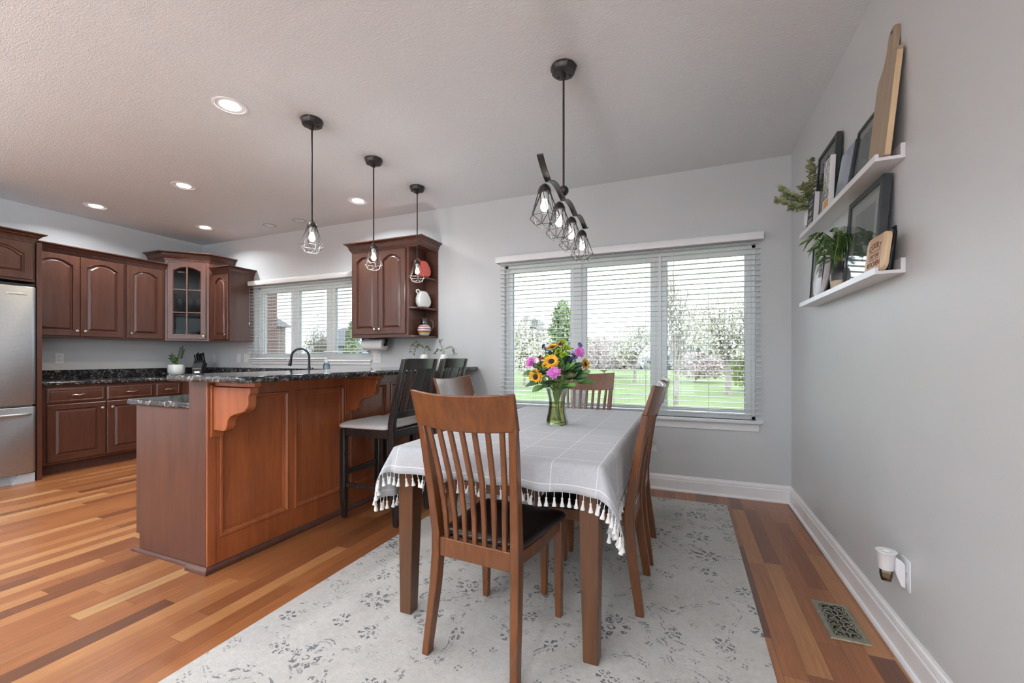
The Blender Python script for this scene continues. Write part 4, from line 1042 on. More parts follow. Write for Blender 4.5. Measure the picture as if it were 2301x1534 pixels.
plate('white switch plate on the back wall midway to the kitchen window', (-5.655,YB,1.148), 0, kind='switch')
plate('white outlet plate on the back wall touching the kitchen window sill', (-5.52,YB,1.150), 0, .072)
plate('wide white outlet plate under the paper towel roll', (-3.306,YB,1.155), 0, .118, .117)
# paper towel under cabinet
PT = (-3.21, 3.80, 1.302)
t = thing('paper_towel_holder', 'dark paper towel holder fixed under the end cabinet', 'holder', (PT[0],PT[1],1.37))
wpart(t, 'bracket', MB().box(PT[0]-.165,PT[0]-.155,PT[1]-.02,PT[1]+.02,PT[2]-.012,1.371).box(PT[0]+.155,PT[0]+.165,PT[1]-.02,PT[1]+.02,PT[2]-.012,1.371).box(PT[0]-.165,PT[0]+.165,PT[1]-.02,PT[1]+.02,1.366,1.371), M_black, .002)
wpart(t, 'rod', MB().lathe([(.008,-.154),(.008,.154)], 10, PT, True, 'x'), M_black)
t = thing('paper_towel_roll', 'white paper towel roll hanging below the end cabinet', 'paper towels', PT)
MB().lathe([(.020,-.14),(.062,-.14),(.062,.14),(.020,.14)], 30, (0,0,0), False, 'x').build('paper', M_paper, t)
MB().lathe([(.0195,-.138),(.0195,.138),(.0175,.138),(.0175,-.138)], 20, (0,0,0), False, 'x').build('core', M_lboard, t)
# pitchers on the end shelves
def disc_pitcher(label, mat, loc, rot):
    t = thing('pitcher', label, 'pitcher', loc, rot); t.scale = (.93,.86,.95)
    out = [(-.055,0),(.055,0),(.088,.030),(.098,.070),(.085,.110),(.060,.150),(.035,.178),(.005,.190),(-.030,.188),(-.055,.176),(-.078,.145),(-.094,.10),(-.092,.05),(-.075,.018)]
    def R(k, y): return [((x)*k, y, .095+(z-.095)*k) for x, z in out]
    def R0(k, y): return [(x*k, y, max(0, .095+(z-.095)*k)) for x, z in out]
    MB().loft([R0(.62,-.045), R(.88,-.040), R(.97,-.024), R(1,-.008), R(1,.008), R(.97,.024), R(.88,.040), R0(.62,.045)]).build('body', mat, t, .006)
    MB().tube([(-.045,0,.178),(-.075,0,.196),(-.098,0,.190),(-.100,0,.172),(-.080,0,.150)], [.008,.009,.008,.008,.008], 8).build('handle', mat, t)
    return t
prot = math.radians(75)
disc_pitcher('coral red disc pitcher on the top end shelf', M_coral, (-2.566,3.795,SH[2]+.0185), prot)
disc_pitcher('white disc pitcher on the middle end shelf', M_ceram, (-2.567,3.80,SH[1]+.0185), prot)
t = thing('pitcher', 'clear glass pitcher with coloured stripes on the bottom end shelf', 'pitcher', (-2.555,3.80,SH[0]+.0185))
MB().lathe([(.001,0),(.040,0),(.050,.010),(.066,.035),(.072,.062),(.066,.090),(.045,.112)], 30).build('body', M_strip, t)
MB().lathe([(.045,.113),(.034,.130),(.033,.150),(.040,.176),(.044,.182),(.042,.183),(.031,.150),(.032,.130),(.043,.112)], 24, cap=False).build('neck', M_glass, t)
MB().tube([(.040,.02,.170),(.066,.035,.165),(.080,.045,.135),(.080,.045,.095),(.064,.034,.060)], .006, 8).build('handle', M_glass, t)
# trailing greens in white pots on the bar
def sprig(mb, pts, n, L, w, r):
    pts = [Vector(p) for p in pts]
    for k in range(n):
        f = (k+.5)/n*(len(pts)-1); i = min(int(f), len(pts)-2); b_ = pts[i].lerp(pts[i+1], f-i); d = (pts[i+1]-pts[i]).normalized()
        for s in (-1, 1):
            sd = d.cross(Vector((r.uniform(-.5,.5), r.uniform(-.5,.5), 1))).normalized()*s
            leaf(mb, b_, sd+d*.5+Vector((0,0,r.uniform(-.3,.4))), Vector((r.uniform(-.4,.4),r.uniform(-.4,.4),1)), L*r.uniform(.75,1.2), w, .2, 3)
def spray(label, base, stems, pot=True):
    t = thing('faux_greenery', label, 'plant', base)
    r = random.Random(int(abs(base[0]*1000))); b0 = Vector(base)
    MB().lathe([(.001,0),(.040,0),(.052,.02),(.054,.06),(.042,.11),(.030,.125),(.028,.124),(.030,.11),(.001,.10)], 22).build('pot', M_ceram, t)
    sm_, lf = MB(), MB()
    for s in stems:
        pts = [Vector((0,0,.105))]+[Vector(q)-b0 for q in s]
        sm_.tube(pts, .0022, 5); sprig(lf, pts[1:], 11, .030, .013, r)
    sm_.build('stem', M_stem, t); lf.build('leaves', M_euca if False else M_greend, t)
    return t
spray('white vase of drooping greenery on the bar, behind the nearer stool', (-2.50,3.72,BZ+.037), [[(-2.52,3.71,1.27),(-2.58,3.70,1.33),(-2.63,3.70,1.30),(-2.66,3.70,1.22)],[(-2.50,3.72,1.25),(-2.55,3.72,1.31),(-2.60,3.72,1.28),(-2.62,3.70,1.19)],[(-2.48,3.71,1.25),(-2.46,3.70,1.28),(-2.42,3.70,1.24)]])
spray('white vase of arching greenery on the bar, behind the farther stool', (-2.30,3.78,BZ+.037), [[(-2.29,3.77,1.25),(-2.22,3.76,1.275),(-2.17,3.75,1.25),(-2.15,3.75,1.18)],[(-2.31,3.77,1.25),(-2.34,3.77,1.31),(-2.33,3.76,1.34)],[(-2.32,3.77,1.23),(-2.37,3.77,1.25),(-2.41,3.76,1.20)]])
# glassware behind the corner cabinet door
def cab_pt(a, b_): return Vector((A[0],A[1],0))+Vector((u.x,u.y,0))*a+Vector((-u.y,u.x,0))*b_
gi = 0
def glass_thing(a, b_, z, kind, label):
    q = cab_pt(a, b_)
    t = thing('wine_glass' if kind == 'wine' else 'tumbler', label, 'glass', (q.x,q.y,z+.0005), 0, 'glassware in the corner cabinet')
    if kind == 'wine': MB().lathe([(.033,0),(.033,.003),(.006,.008),(.004,.085),(.012,.095),(.036,.125),(.041,.155),(.034,.20),(.033,.20),(.039,.155),(.033,.127),(.010,.099)], 18, cap=False).build('glass', M_glass, t)
    else: MB().lathe([(.001,.002),(.030,.002),(.034,.13),(.0325,.13),(.0285,.008),(.001,.008)], 18, cap=False).build('glass', M_glass, t)
for a, b_, l in ((.13,.10,'tall wine glass behind the left column of the glass cabinet door, middle shelf'),(.23,.11,'wine glass just left of the muntin, middle shelf of the glass cabinet'),(.33,.10,'wine glass behind the right column of the glass cabinet door, middle shelf')): glass_thing(a, b_, SZ[0]+.018, 'wine', l)
for a, b_, l in ((.11,.09,'tumbler at the left edge of the glass cabinet bottom shelf'),(.20,.10,'tumbler beside the muntin on the glass cabinet bottom shelf'),(.29,.09,'tumbler right of the muntin on the glass cabinet bottom shelf'),(.36,.12,'tumbler at the hinge side of the glass cabinet bottom shelf')): glass_thing(a, b_, UZ+.02, 'tumbler', l)

# ================================================================ bouquet
VX, VY, VZ = -.711, 2.452, CZ+.002
t = thing('flower_vase', 'clear flared glass vase of flowers on the tablecloth', 'vase', (VX,VY,VZ))
pr = [(.060,0),(.067,.006),(.064,.03),(.054,.075),(.048,.120),(.050,.155),(.060,.195),(.067,.215)]
MB().lathe([(.001,.001)]+pr+[(r-.003,z) for r, z in reversed(pr[1:])]+[(.001,.012)], 32, cap=False).build('glass', M_vaseg, t)
MB().lathe([(.001,.0135)]+[(r-.0045,max(z,.0135)) for r, z in pr[1:5]]+[(.0445,.135),(.001,.135)], 32).build('water', M_water, t)
fr_ = random.Random(11)
def bloom(name, label, cat, pos, face, mk, stem_mat=M_stem, group='cut flowers in the glass vase'):
    """flower at pos facing direction; stem bends down into the vase"""
    t = thing(name, label, cat, pos, 0, group)
    p1 = Vector(pos); f = Vector(face).normalized()
    neck = Vector((VX+(pos[0]-VX)*.16, VY+(pos[1]-VY)*.16, VZ+.20)); foot = Vector((VX-(pos[0]-VX)*.11+fr_.uniform(-.012,.012), VY-(pos[1]-VY)*.11+fr_.uniform(-.012,.012), VZ+.022))
    pts = [foot, foot.lerp(neck,.5), neck, neck.lerp(p1,.55)+Vector((0,0,.015)), p1-f*.02, p1]
    MB().tube([p-p1 for p in pts], [.0032]*5+[.0026], 6).build('stem', stem_mat, t)
    rot = f.to_track_quat('Z','Y').to_matrix().to_4x4()
    for nme, mb, m_ in mk(): mb.xf(rot).build(nme, m_, t)
    return t
def petals(n, r0, r1, w, lift, jit, rings=1, seed=1):
    r = random.Random(seed); mb = MB()
    for g in range(rings):
        for k in range(n):
            a = 2*PI*(k+.5*g)/n+r.uniform(-.12,.12); L = (r1-r0)*(1-.22*g)*r.uniform(1-jit,1+jit); d = Vector((math.cos(a), math.sin(a), lift+.35*g+r.uniform(-.15,.15)))
            leaf(mb, Vector((math.cos(a)*r0, math.sin(a)*r0, .004*g)), d, Vector((0,0,1)), L, w*r.uniform(.85,1.15), .1, 4)
    return mb
def sunflower(s=1, seed=1): return lambda: [('petals', petals(19, .016*s, .052*s, .016*s, .22, .12, 2, seed), M_yellow), ('disc', MB().lathe([(.001,.010),(.012*s,.010),(.018*s,.006),(.019*s,.0),(.012*s,-.006),(.001,-.008)], 18), M_seed)]
def carnation(s=1, seed=1): return lambda: [('petals', petals(16, .004, .040*s, .020*s, .25, .2, 5, seed), M_pink), ('calyx', MB().lathe([(.001,-.03),(.007,-.026),(.010,-.010),(.012,.002)], 10), M_green)]
def mum(s=1, seed=1): return lambda: [('petals', petals(20, .004, .026*s, .008*s, .35, .15, 6, seed), M_mum)]
def delph(mat, s=1, seed=1, n=11):
    def f():
        r = random.Random(seed); mb = MB()
        for k in range(n):
            c = Vector((r.uniform(-.022,.022)*s, r.uniform(-.022,.022)*s, r.uniform(-.06,.03)*s))
            q = petals(5, .001, .017*s, .010*s, .5, .2, 1, seed*31+k); q.xf(Matrix.Translation(c) @ Euler((r.uniform(-1.2,1.2), r.uniform(-1.2,1.2), 0)).to_matrix().to_4x4()); mb.join(q)
        return [('florets', mb, mat)]
    return f
cm = Vector((.25,-.95,.12))
bloom('sunflower', 'golden sunflower in the middle of the bouquet', 'flower', (-.728,2.395,1.135), (.05,-.8,.55), sunflower(1.0,1))
bloom('sunflower', 'golden sunflower drooping low at the left of the bouquet', 'flower', (-.826,2.40,1.045), (-.25,-.95,.05), sunflower(1.0,2))
bloom('sunflower', 'golden sunflower seen edge-on at the top of the bouquet', 'flower', (-.755,2.50,1.222), (-.2,-.35,.9), sunflower(.85,3))
bloom('sunflower', 'small golden sunflower turned away at the right of the bouquet', 'flower', (-.545,2.46,1.120), (.9,-.3,.15), sunflower(.75,4))
bloom('carnation', 'pink carnation at the front of the bouquet below the central sunflower', 'flower', (-.708,2.375,1.072), (.1,-.95,.25), carnation(1.05,5))
bloom('carnation', 'pink carnation at the far left of the bouquet', 'flower', (-.868,2.43,1.130), (-.4,-.85,.35), carnation(.95,6))
bloom('carnation', 'pink carnation at the upper right of the bouquet', 'flower', (-.575,2.45,1.190), (.5,-.8,.3), carnation(.85,7))
for k, (p, l) in enumerate((((-.690,2.49,1.250),'lime green mum at the very top of the bouquet'),((-.655,2.46,1.215),'lime green mum at the upper right beside the tallest one'),((-.765,2.44,1.158),'lime green mum left of the central sunflower'),((-.772,2.42,1.115),'lime green mum lower left of the central sunflower'),((-.700,2.45,1.195),'lime green mum above the central sunflower'),((-.668,2.44,1.172),'lime green mum between the central sunflower and the blue spike'))):
    bloom('chrysanthemum', l, 'flower', p, (fr_.uniform(-.4,.4),-.6,.7), mum(1.15,20+k))
for k, (p, l, m_) in enumerate((((-.620,2.47,1.185),'violet blue delphinium spike right of the bouquet top',M_blue),((-.630,2.43,1.130),'violet blue delphinium cluster right of the central sunflower',M_blue),((-.585,2.50,1.235),'dark violet bloom above the upper right carnation',M_blue),((-.800,2.48,1.215),'dark wilted violet bloom at the upper left of the bouquet',M_blue),((-.805,2.43,1.145),'dark red filler blossoms between carnation and mum',M_red),((-.685,2.44,1.225),'small red filler blossoms near the bouquet top',M_red),((-.605,2.44,1.155),'pale violet delphinium cluster below the upper right carnation',M_blue),((-.650,2.46,1.160),'violet blue delphinium cluster nearest the lime mums',M_blue))):
    bloom('filler_flower', l, 'flower', p, (fr_.uniform(-.5,.5),-.5,.8), delph(m_, .9, 40+k))
lv = [((-.640,2.36,1.00),(.7,-.5,.25),.10),((-.600,2.40,1.045),(.9,-.2,.35),.10),((-.665,2.37,.99),(.3,-.8,.1),.08),((-.77,2.37,.995),(-.4,-.8,-.1),.09),((-.735,2.36,1.0),(-.1,-.9,.1),.08),((-.80,2.40,1.02),(-.8,-.3,-.1),.09),((-.86,2.45,1.07),(-.6,-.3,.0),.07),((-.66,2.42,1.07),(.5,-.6,.5),.09),((-.76,2.40,1.07),(-.2,-.7,.4),.09),((-.60,2.50,1.02),(.9,.1,.1),.11),((-.70,2.52,1.08),(.1,.5,.6),.10),((-.78,2.52,1.06),(-.5,.4,.4),.10),((-.63,2.40,1.10),(.6,-.3,.6),.08),((-.70,2.40,1.02),(.2,-.9,.3),.09),((-.62,2.44,1.10),(.8,-.2,.5),.09),((-.81,2.46,1.10),(-.7,-.3,.4),.08),((-.74,2.47,1.15),(-.2,-.4,.8),.08),((-.66,2.45,1.13),(.3,-.6,.7),.09),((-.585,2.45,1.07),(.8,-.4,.3),.10),((-.74,2.40,1.01),(-.3,-.8,.2),.09),((-.79,2.43,1.07),(-.6,-.6,.3),.08),((-.69,2.43,1.12),(.1,-.5,.8),.08),((-.75,2.45,1.10),(-.3,-.5,.7),.08),((-.64,2.41,1.04),(.5,-.7,.3),.09),((-.82,2.44,1.05),(-.8,-.4,.2),.08),((-.61,2.43,1.08),(.7,-.5,.4),.09),((-.72,2.50,1.17),(0,.1,1),.08)]
for k, (p, d, L) in enumerate(lv):
    def mk(d=d, L=L, k=k):
        mb = MB(); D = Vector(d).normalized(); q = (D.to_track_quat('Z','Y').to_matrix().to_4x4()).inverted()
        leaf(mb, Vector((0,0,0)), D, Vector((.2,-.5,.8)), L, L*.55, .25, 6); leaf(mb, Vector((0,0,-.01)), D+Vector((.5,.3,.3)), Vector((.2,-.5,.8)), L*.8, L*.45, .25, 6); leaf(mb, Vector((0,0,-.01)), D+Vector((-.5,-.2,.3)), Vector((.2,-.5,.8)), L*.8, L*.42, .25, 6)
        return [('leaves', mb.xf(q), M_greend if k % 3 else M_green)]
    o = bloom('leafy_sprig', 'broad green leafy sprig tucked among the bouquet flowers', 'leaf', p, d, mk, group='leafy sprigs in the bouquet')

# ================================================================ picture ledges on the right wall
def ledge(z, label):
    t = thing('picture_ledge', label, 'shelf', (XR, 2.66, z))
    x0 = .685
    prof = [(x0,z),(XR-.0005,z),(XR-.0005,z+.058),(XR-.0155,z+.058),(XR-.0155,z+.0135),(x0+.012,z+.0135),(x0+.012,z+.027),(x0,z+.027)]
    wpart(t, 'ledge', MB().prism(prof, 2.068, 3.255, 'y'), M_shelf, .0012)
    return t
ZU, ZL = 1.925, 1.485
ledge(ZU, 'upper white picture ledge on the grey side wall'); ledge(ZL, 'lower white picture ledge on the grey side wall')
FU, FL = ZU+.0145, ZL+.0145
def lean(x0, x1, h): return -math.atan2(x1-x0, h)
def frame(label, y0, y1, h, xb, xt, z, fw, th, matw, art, fmat=M_blackp, name='framed_picture', cat='picture'):
    """framed picture leaning on the wall; front faces the room (-x)"""
    w = y1-y0
    t = thing(name, label, cat, (xb, (y0+y1)/2, z+.001), (lean(xb, xt, h), 0, -R90))
    f = MB(); a = w/2
    rr_ = lambda i, y: [(-a+i,y,i),(a-i,y,i),(a-i,y,h-i),(-a+i,y,h-i)]
    f.loft([rr_(0,th), rr_(0,0), rr_(fw,0), rr_(fw,.006), rr_(fw,th)], False, True)
    f.build('frame', fmat, t, .0015)
    MB().box(-a+fw,a-fw,th-.004,th-.001,fw,h-fw).build('backing', M_dark, t)
    if matw:
        mb = MB(); q = lambda i, y: [(-a+fw+i,y,fw+i),(a-fw-i,y,fw+i),(a-fw-i,y,h-fw-i),(-a+fw+i,y,h-fw-i)]
        mb.loft([q(0,.010), q(0,.008), q(matw,.008), q(matw,.010)], False, True); mb.build('mat', M_mat, t)
    MB().box(-a+fw+matw-.001,a-fw-matw+.001,.0105,.0125,fw+matw-.001,h-fw-matw+.001).build('print', art, t)
    MB().box(-a+fw,a-fw,.0035,.0050,fw,h-fw).build('glazing', M_pane, t)
    return t
frame('black framed teal landscape print half behind the long cutting board', 2.235, 2.475, .285, .715, .755, FU, .016, .018, .03, M_art1)
frame('deep black framed grey photo on the upper ledge, tallest frame there', 2.745, 3.09, .425, .722, .748, FU, .022, .026, 0, M_art2)
frame('large black framed portrait print with wide white mat on the lower ledge', 2.155, 2.545, .405, .712, .742, FL, .026, .030, .055, M_art3)
frame('thin black framed botanical print with white mat at the corner end of the lower ledge', 3.005, 3.262, .36, .738, .760, FL, .008, .014, .02, M_art4)
# slate panel leaning
t = thing('slate_panel', 'dark slate box frame with a blue-grey face between two frames on the upper ledge', 'picture', (.705,2.55,FU+.001), (lean(.705,.742,.25), 0, -R90))
MB().box(-.095,.095,.001,.016,0,.25).build('box', M_blackp, t, .002); MB().box(-.089,.089,-.0008,.0008,.03,.244).build('face', M_slate, t)
# white block sign
t = thing('block_sign', 'white block sign with a grey print and amber corner on the upper ledge', 'sign', (.700,2.765,FU+.001), (lean(.700,.712,.29), 0, -R90))
MB().box(-.058,.058,0,.022,0,.29).build('block', M_shelf, t, .002); MB().box(-.052,.045,-.0012,-.0002,.075,.285).build('print', M_art4, t); MB().box(-.035,.045,-.0016,-.0002,.012,.068).build('amber_patch', M_orange, t)
# letter board
t = thing('letter_board', 'small charcoal letter board with a white edge in front of the potted eucalyptus', 'sign', (.700,3.075,FU+.001), (lean(.700,.712,.2), 0, -R90))
MB().box(-.066,.066,.001,.026,0,.205).build('frame', M_shelf, t, .002); MB().box(-.063,.063,-.0012,.0008,.004,.201).build('panel', M_chalk, t)
lt = MB(); lr = random.Random(5)
for z, n in ((.16,5),(.135,6),(.05,6),(.03,5)):
    for k in range(n): lt.box(-.04+.08*k/n, -.04+.08*k/n+.008, -.0018, -.0013, z, z+.011)
lt.lathe([(.001,-.0016),(.014,-.0016),(.014,-.0013),(.001,-.0013)], 20, (0,0,.095), True, 'y')
for s in (-1, 1): lt.lathe([(.001,-.0016),(.006,-.0016),(.006,-.0013)], 14, (s*.032,0,.095), True, 'y')
lt.build('lettering', M_chalkw, t)
# long cutting board
t = thing('cutting_board', 'long weathered wooden paddle board leaning at the near end of the upper ledge', 'cutting board', (.712,2.143,FU+.001), (lean(.712,.764,.53), 0, -R90))
pts = [(-.092,0),(.082,0),(.082,.405),(.078,.420),(.050,.424),(.036,.432),(.034,.52),(.026,.535),(.006,.540),(-.016,.535),(-.026,.52),(-.030,.45),(-.045,.405),(-.080,.37),(-.090,.34)]
pts = [(-x, z) for x, z in pts]
pts = [(x, z) for x, z in pts]
bd = MB().prism([(-x, z) for x, z in pts], 0, .020, 'y'); bd.build('board', M_lboard, t, .003)
MB().lathe([(.007,-.001),(.007,.021)], 12, (.004,0,.518), True, 'y').build('hang_hole', M_dark, t)
# the lighter sapwood edge
MB().prism([(.0835,.004),(.0835,.400),(.078,.404),(.076,.004)], .0005, .0195, 'y').build('sapwood_edge', M_pine, t, .002)
# engraved board
t = thing('engraved_board', 'small engraved bamboo board with rounded corners at the near end of the lower ledge', 'cutting board', (.699,2.134,FL+.001), (lean(.699,.716,.15), 0, -R90))
MB().prism(rrect(-.096,.096,0,.150,.028,6), 0, .017, 'y').build('board', M_pine, t, .003)
MB().prism(rrect(-.070,.058,.004,.146,.004,2), -.0008, .0006, 'y').build('inlay', M_tanwood, t)
def text(s, size, loc, parent, mat, ext=.0004):
    cu = bpy.data.curves.new('lettering', 'FONT'); cu.body = s; cu.size = size; cu.align_x = 'CENTER'; cu.extrude = ext
    q = bpy.data.objects.new('lettering', cu); C.objects.link(q); bpy.context.view_layer.update()
    me = bpy.data.meshes.new_from_object(q.evaluated_get(bpy.context.evaluated_depsgraph_get())); bpy.data.objects.remove(q)
    me.materials.clear(); me.materials.append(mat)
    o = bpy.data.objects.new('lettering', me); C.objects.link(o); o.parent = parent; o.location = loc; o.rotation_euler = (R90,0,0); return o
for k, chx in enumerate('COURT'):
    o = text(chx, .034, (-.047+.0215*k, -.0012, .092+.010*math.sin(PI*k/4)), t, M_engr); o.rotation_euler = (R90, -.22*(k-2)/2*-1, 0)
text('LAT THE', .022, (-.005,-.0012,.062), t, M_engr); text('KITCHEN', .029, (-.005,-.0012,.027), t, M_engr)
rl = MB().box(-.052,.044,-.0014,-.0009,.086,.0885).box(-.052,.044,-.0014,-.0009,.054,.0565); rl.build('engraved_rule', M_engr, t)
# black handled stand behind it
t = thing('black_stand', 'black curved metal stand tucked behind the engraved board', 'stand', (.745,2.10,FL))
wpart(t, 'stand', MB().tube([(.745,2.12,FL+.001),(.750,2.105,FL+.08),(.755,2.088,FL+.148),(.750,2.076,FL+.168),(.742,2.08,FL+.162)], [.013,.011,.007,.006,.006], 10), M_black)
# eucalyptus in patterned pot
t = thing('potted_eucalyptus', 'sage eucalyptus in a patterned pot at the corner end of the upper ledge', 'plant', (.733,3.195,FU+.0005))
MB().lathe([(.001,0),(.026,0),(.034,.02),(.036,.06),(.034,.12),(.026,.155),(.023,.155),(.030,.12),(.001,.11)], 24).build('pot', M_patpot, t)
sm_, lf = MB(), MB(); er = random.Random(9); b0 = Vector((.733,3.195,FU))
for tip, mid in (((.70,3.05,2.36),(.71,3.11,2.24)),((.715,3.02,2.31),(.72,3.09,2.2)),((.58,3.30,2.30),(.66,3.25,2.20)),((.60,3.22,2.23),(.67,3.2,2.18)),((.56,3.30,2.22),(.65,3.24,2.15)),((.62,3.18,2.12),(.68,3.18,2.12)),((.66,3.15,2.10),(.70,3.17,2.11)),((.60,3.38,2.25),(.68,3.3,2.19)),((.66,3.08,2.22),(.70,3.13,2.16)),((.64,3.26,2.16),(.69,3.22,2.13))):
    pts = [Vector((0,0,.11)), Vector((0,0,.16))+(Vector(mid)-b0-Vector((0,0,.16)))*.5, Vector(mid)-b0, (Vector(mid)-b0).lerp(Vector(tip)-b0,.6), Vector(tip)-b0]
    sm_.tube(pts, .0022, 5)
    for k in range(20):
        f = 1+2.95*k/20; i = min(int(f),3); b_ = pts[i].lerp(pts[i+1], f-i); d = (pts[i+1]-pts[i]).normalized()
        for s in range(3):
            a = er.uniform(0,2*PI); sd = d.orthogonal().normalized(); sd = Matrix.Rotation(a, 3, d) @ sd
            leaf(lf, b_, sd+d*.7, Vector((0,.1,1)), .029*er.uniform(.8,1.25), .022, .1, 3)
sm_.build('stem', M_stem, t); lf.build('leaves', M_euca, t)
# fern pot
t = thing('potted_fern', 'lush green fern in a black and cream stoneware pot on the lower ledge', 'plant', (.728,2.60,FL+.0005))
MB().lathe([(.001,0),(.034,0),(.045,.012),(.048,.045)], 26).build('pot_base', M_cream, t)
MB().lathe([(.0485,.0455),(.049,.075),(.040,.105),(.024,.120),(.020,.135),(.024,.142),(.020,.143),(.017,.12)], 26, cap=False).build('pot', M_bpot, t)
sm_, lf = MB(), MB(); er = random.Random(21)
for k in range(60):
    a = er.uniform(0, 2*PI); out = er.uniform(.06,.17); up = er.uniform(.03,.17)
    dx, dy = math.cos(a)*out, math.sin(a)*out*1.15
    if dx > .03: dx = .03*er.uniform(.3,1)
    dy += .045; dx -= .015
    z1 = .145+up; z2 = .145+up-out*er.uniform(.1,.75)
    pts = [Vector((0,0,.135)), Vector((dx*.35,dy*.35,.145+up*.75)), Vector((dx*.7,dy*.7,z1)), Vector((dx*.9,dy*.9,(z1+z2)/2)), Vector((dx,dy,z2))]
    pts = [Vector((min(p.x,.036), p.y, max(p.z,.02 if (abs(p.x) > .02 or abs(p.y) > .05) else p.z))) for p in pts]
    sm_.tube(pts, .0013, 4)
    for j in range(20):
        f = .7+3.3*j/20; i = min(int(f),3); b_ = pts[i].lerp(pts[i+1], f-i); d = (pts[i+1]-pts[i])
        if d.length < 1e-5: continue
        d.normalize(); wv_ = math.sin(PI*min(1,(j+3)/22))
        for s in (-1, 1):
            sd = d.cross(Vector((0,0,1))); sd = (sd.normalized() if sd.length > 1e-3 else Vector((1,0,0)))*s
            leaf(lf, b_, sd+d*.35, Vector((0,0,1)), .023*wv_, .0085, .25, 2)
sm_.build('stem', M_stem, t); lf.build('fronds', M_green, t)
# plate
t = thing('round_platter', 'mauve marbled round platter leaning behind the fern', 'plate', (.722,3.0,FL+.001), (lean(.722,.755,.29), 0, -R90))
MB().lathe([(.001,.012),(.10,.012),(.135,.004),(.150,0),(.152,.004),(.138,.014),(.10,.020),(.001,.020)], 44, (0,0,0), True, 'y').shift((0,.0,.152)).build('plate', M_plate, t)

# ================================================================ small wall and floor things
plate('white outlet plate low on the grey side wall holding an air freshener', (XR,2.062,.338), -R90, .075, .118)
t = thing('air_freshener', 'white plug-in air freshener with an amber oil bottle low on the side wall', 'air freshener', (XR-.05,2.062,.33))
cx, cy = XR-.062, 2.062
wpart(t, 'plug_body', MB().loft([[(XR-.0085,2.045,.285),(XR-.0085,2.079,.285),(XR-.0085,2.079,.375),(XR-.0085,2.045,.375)],[(XR-.022,2.045,.290),(XR-.022,2.079,.290),(XR-.022,2.079,.390),(XR-.022,2.045,.390)],[(XR-.040,2.047,.345),(XR-.040,2.077,.345),(XR-.040,2.077,.398),(XR-.040,2.047,.398)]]), M_white, .004)
wpart(t, 'cup', MB().lathe([(.022,.345),(.024,.352),(.029,.408),(.034,.414),(.033,.416),(.010,.414),(.008,.409),(.001,.409)], 24, (cx,cy,0)), M_white)
wpart(t, 'bottle', MB().lathe([(.021,.3445),(.021,.325),(.016,.302),(.010,.298),(.001,.298)], 20, (cx,cy,0)), M_glass)
wpart(t, 'oil', MB().lathe([(.0185,.322),(.0145,.304),(.001,.3005)], 20, (cx,cy,0)), glassy('amber_oil', (.75,.55,.25), .3))
# floor register
t = thing('floor_vent', 'pewter scrollwork floor register beside the rug', 'vent', (.626,2.27,.001))
x0, x1, y0, y1 = .555, .697, 2.120, 2.421
q = lambda i, z: [(x0+i,y0+i,z),(x1-i,y0+i,z),(x1-i,y1-i,z),(x0+i,y1-i,z)]
wpart(t, 'frame', MB().loft([q(0,.0012), q(.004,.006), q(.020,.0075), q(.022,.0055), q(.022,.0015)], False), M_brass)
wpart(t, 'duct_shade', MB().box(x0+.022,x1-.022,y0+.022,y1-.022,.0008,.0020), M_dark)  # dark sheet above the floor, coloured for the shade inside the register
gm = MB(); cxs = (x0+x1)/2
for k in range(6):
    yy = y0+.028+(y1-y0-.056)*(k+.5)/6
    for s in (-1, 1):
        pts = []
        for j in range(15):
            a = j/14*1.7*PI; rr_ = .018*(1-.62*j/14)
            pts.append((cxs+s*(.026)+rr_*math.cos(a)*s*(1 if k % 2 else -1), yy+rr_*math.sin(a), .0045))
        gm.tube(pts, .0026, 5)
        gm.tube([(cxs+s*.005,yy-.018,.0045),(cxs+s*.012,yy,.0045),(cxs+s*.004,yy+.019,.0045)], .0024, 5)
        gm.tube([(cxs+s*.048,yy-.02,.0045),(cxs+s*.040,yy,.0045),(cxs+s*.048,yy+.02,.0045)], .0026, 5)
for k in range(7):
    yy = y0+.026+(y1-y0-.052)*k/6; gm.tube([(x0+.022,yy,.0042),(cxs-.02,yy+.006,.0045),(cxs,yy-.004,.0045),(cxs+.02,yy+.006,.0045),(x1-.022,yy,.0042)], .0022, 5)
wpart(t, 'scroll_grille', gm, M_brass)

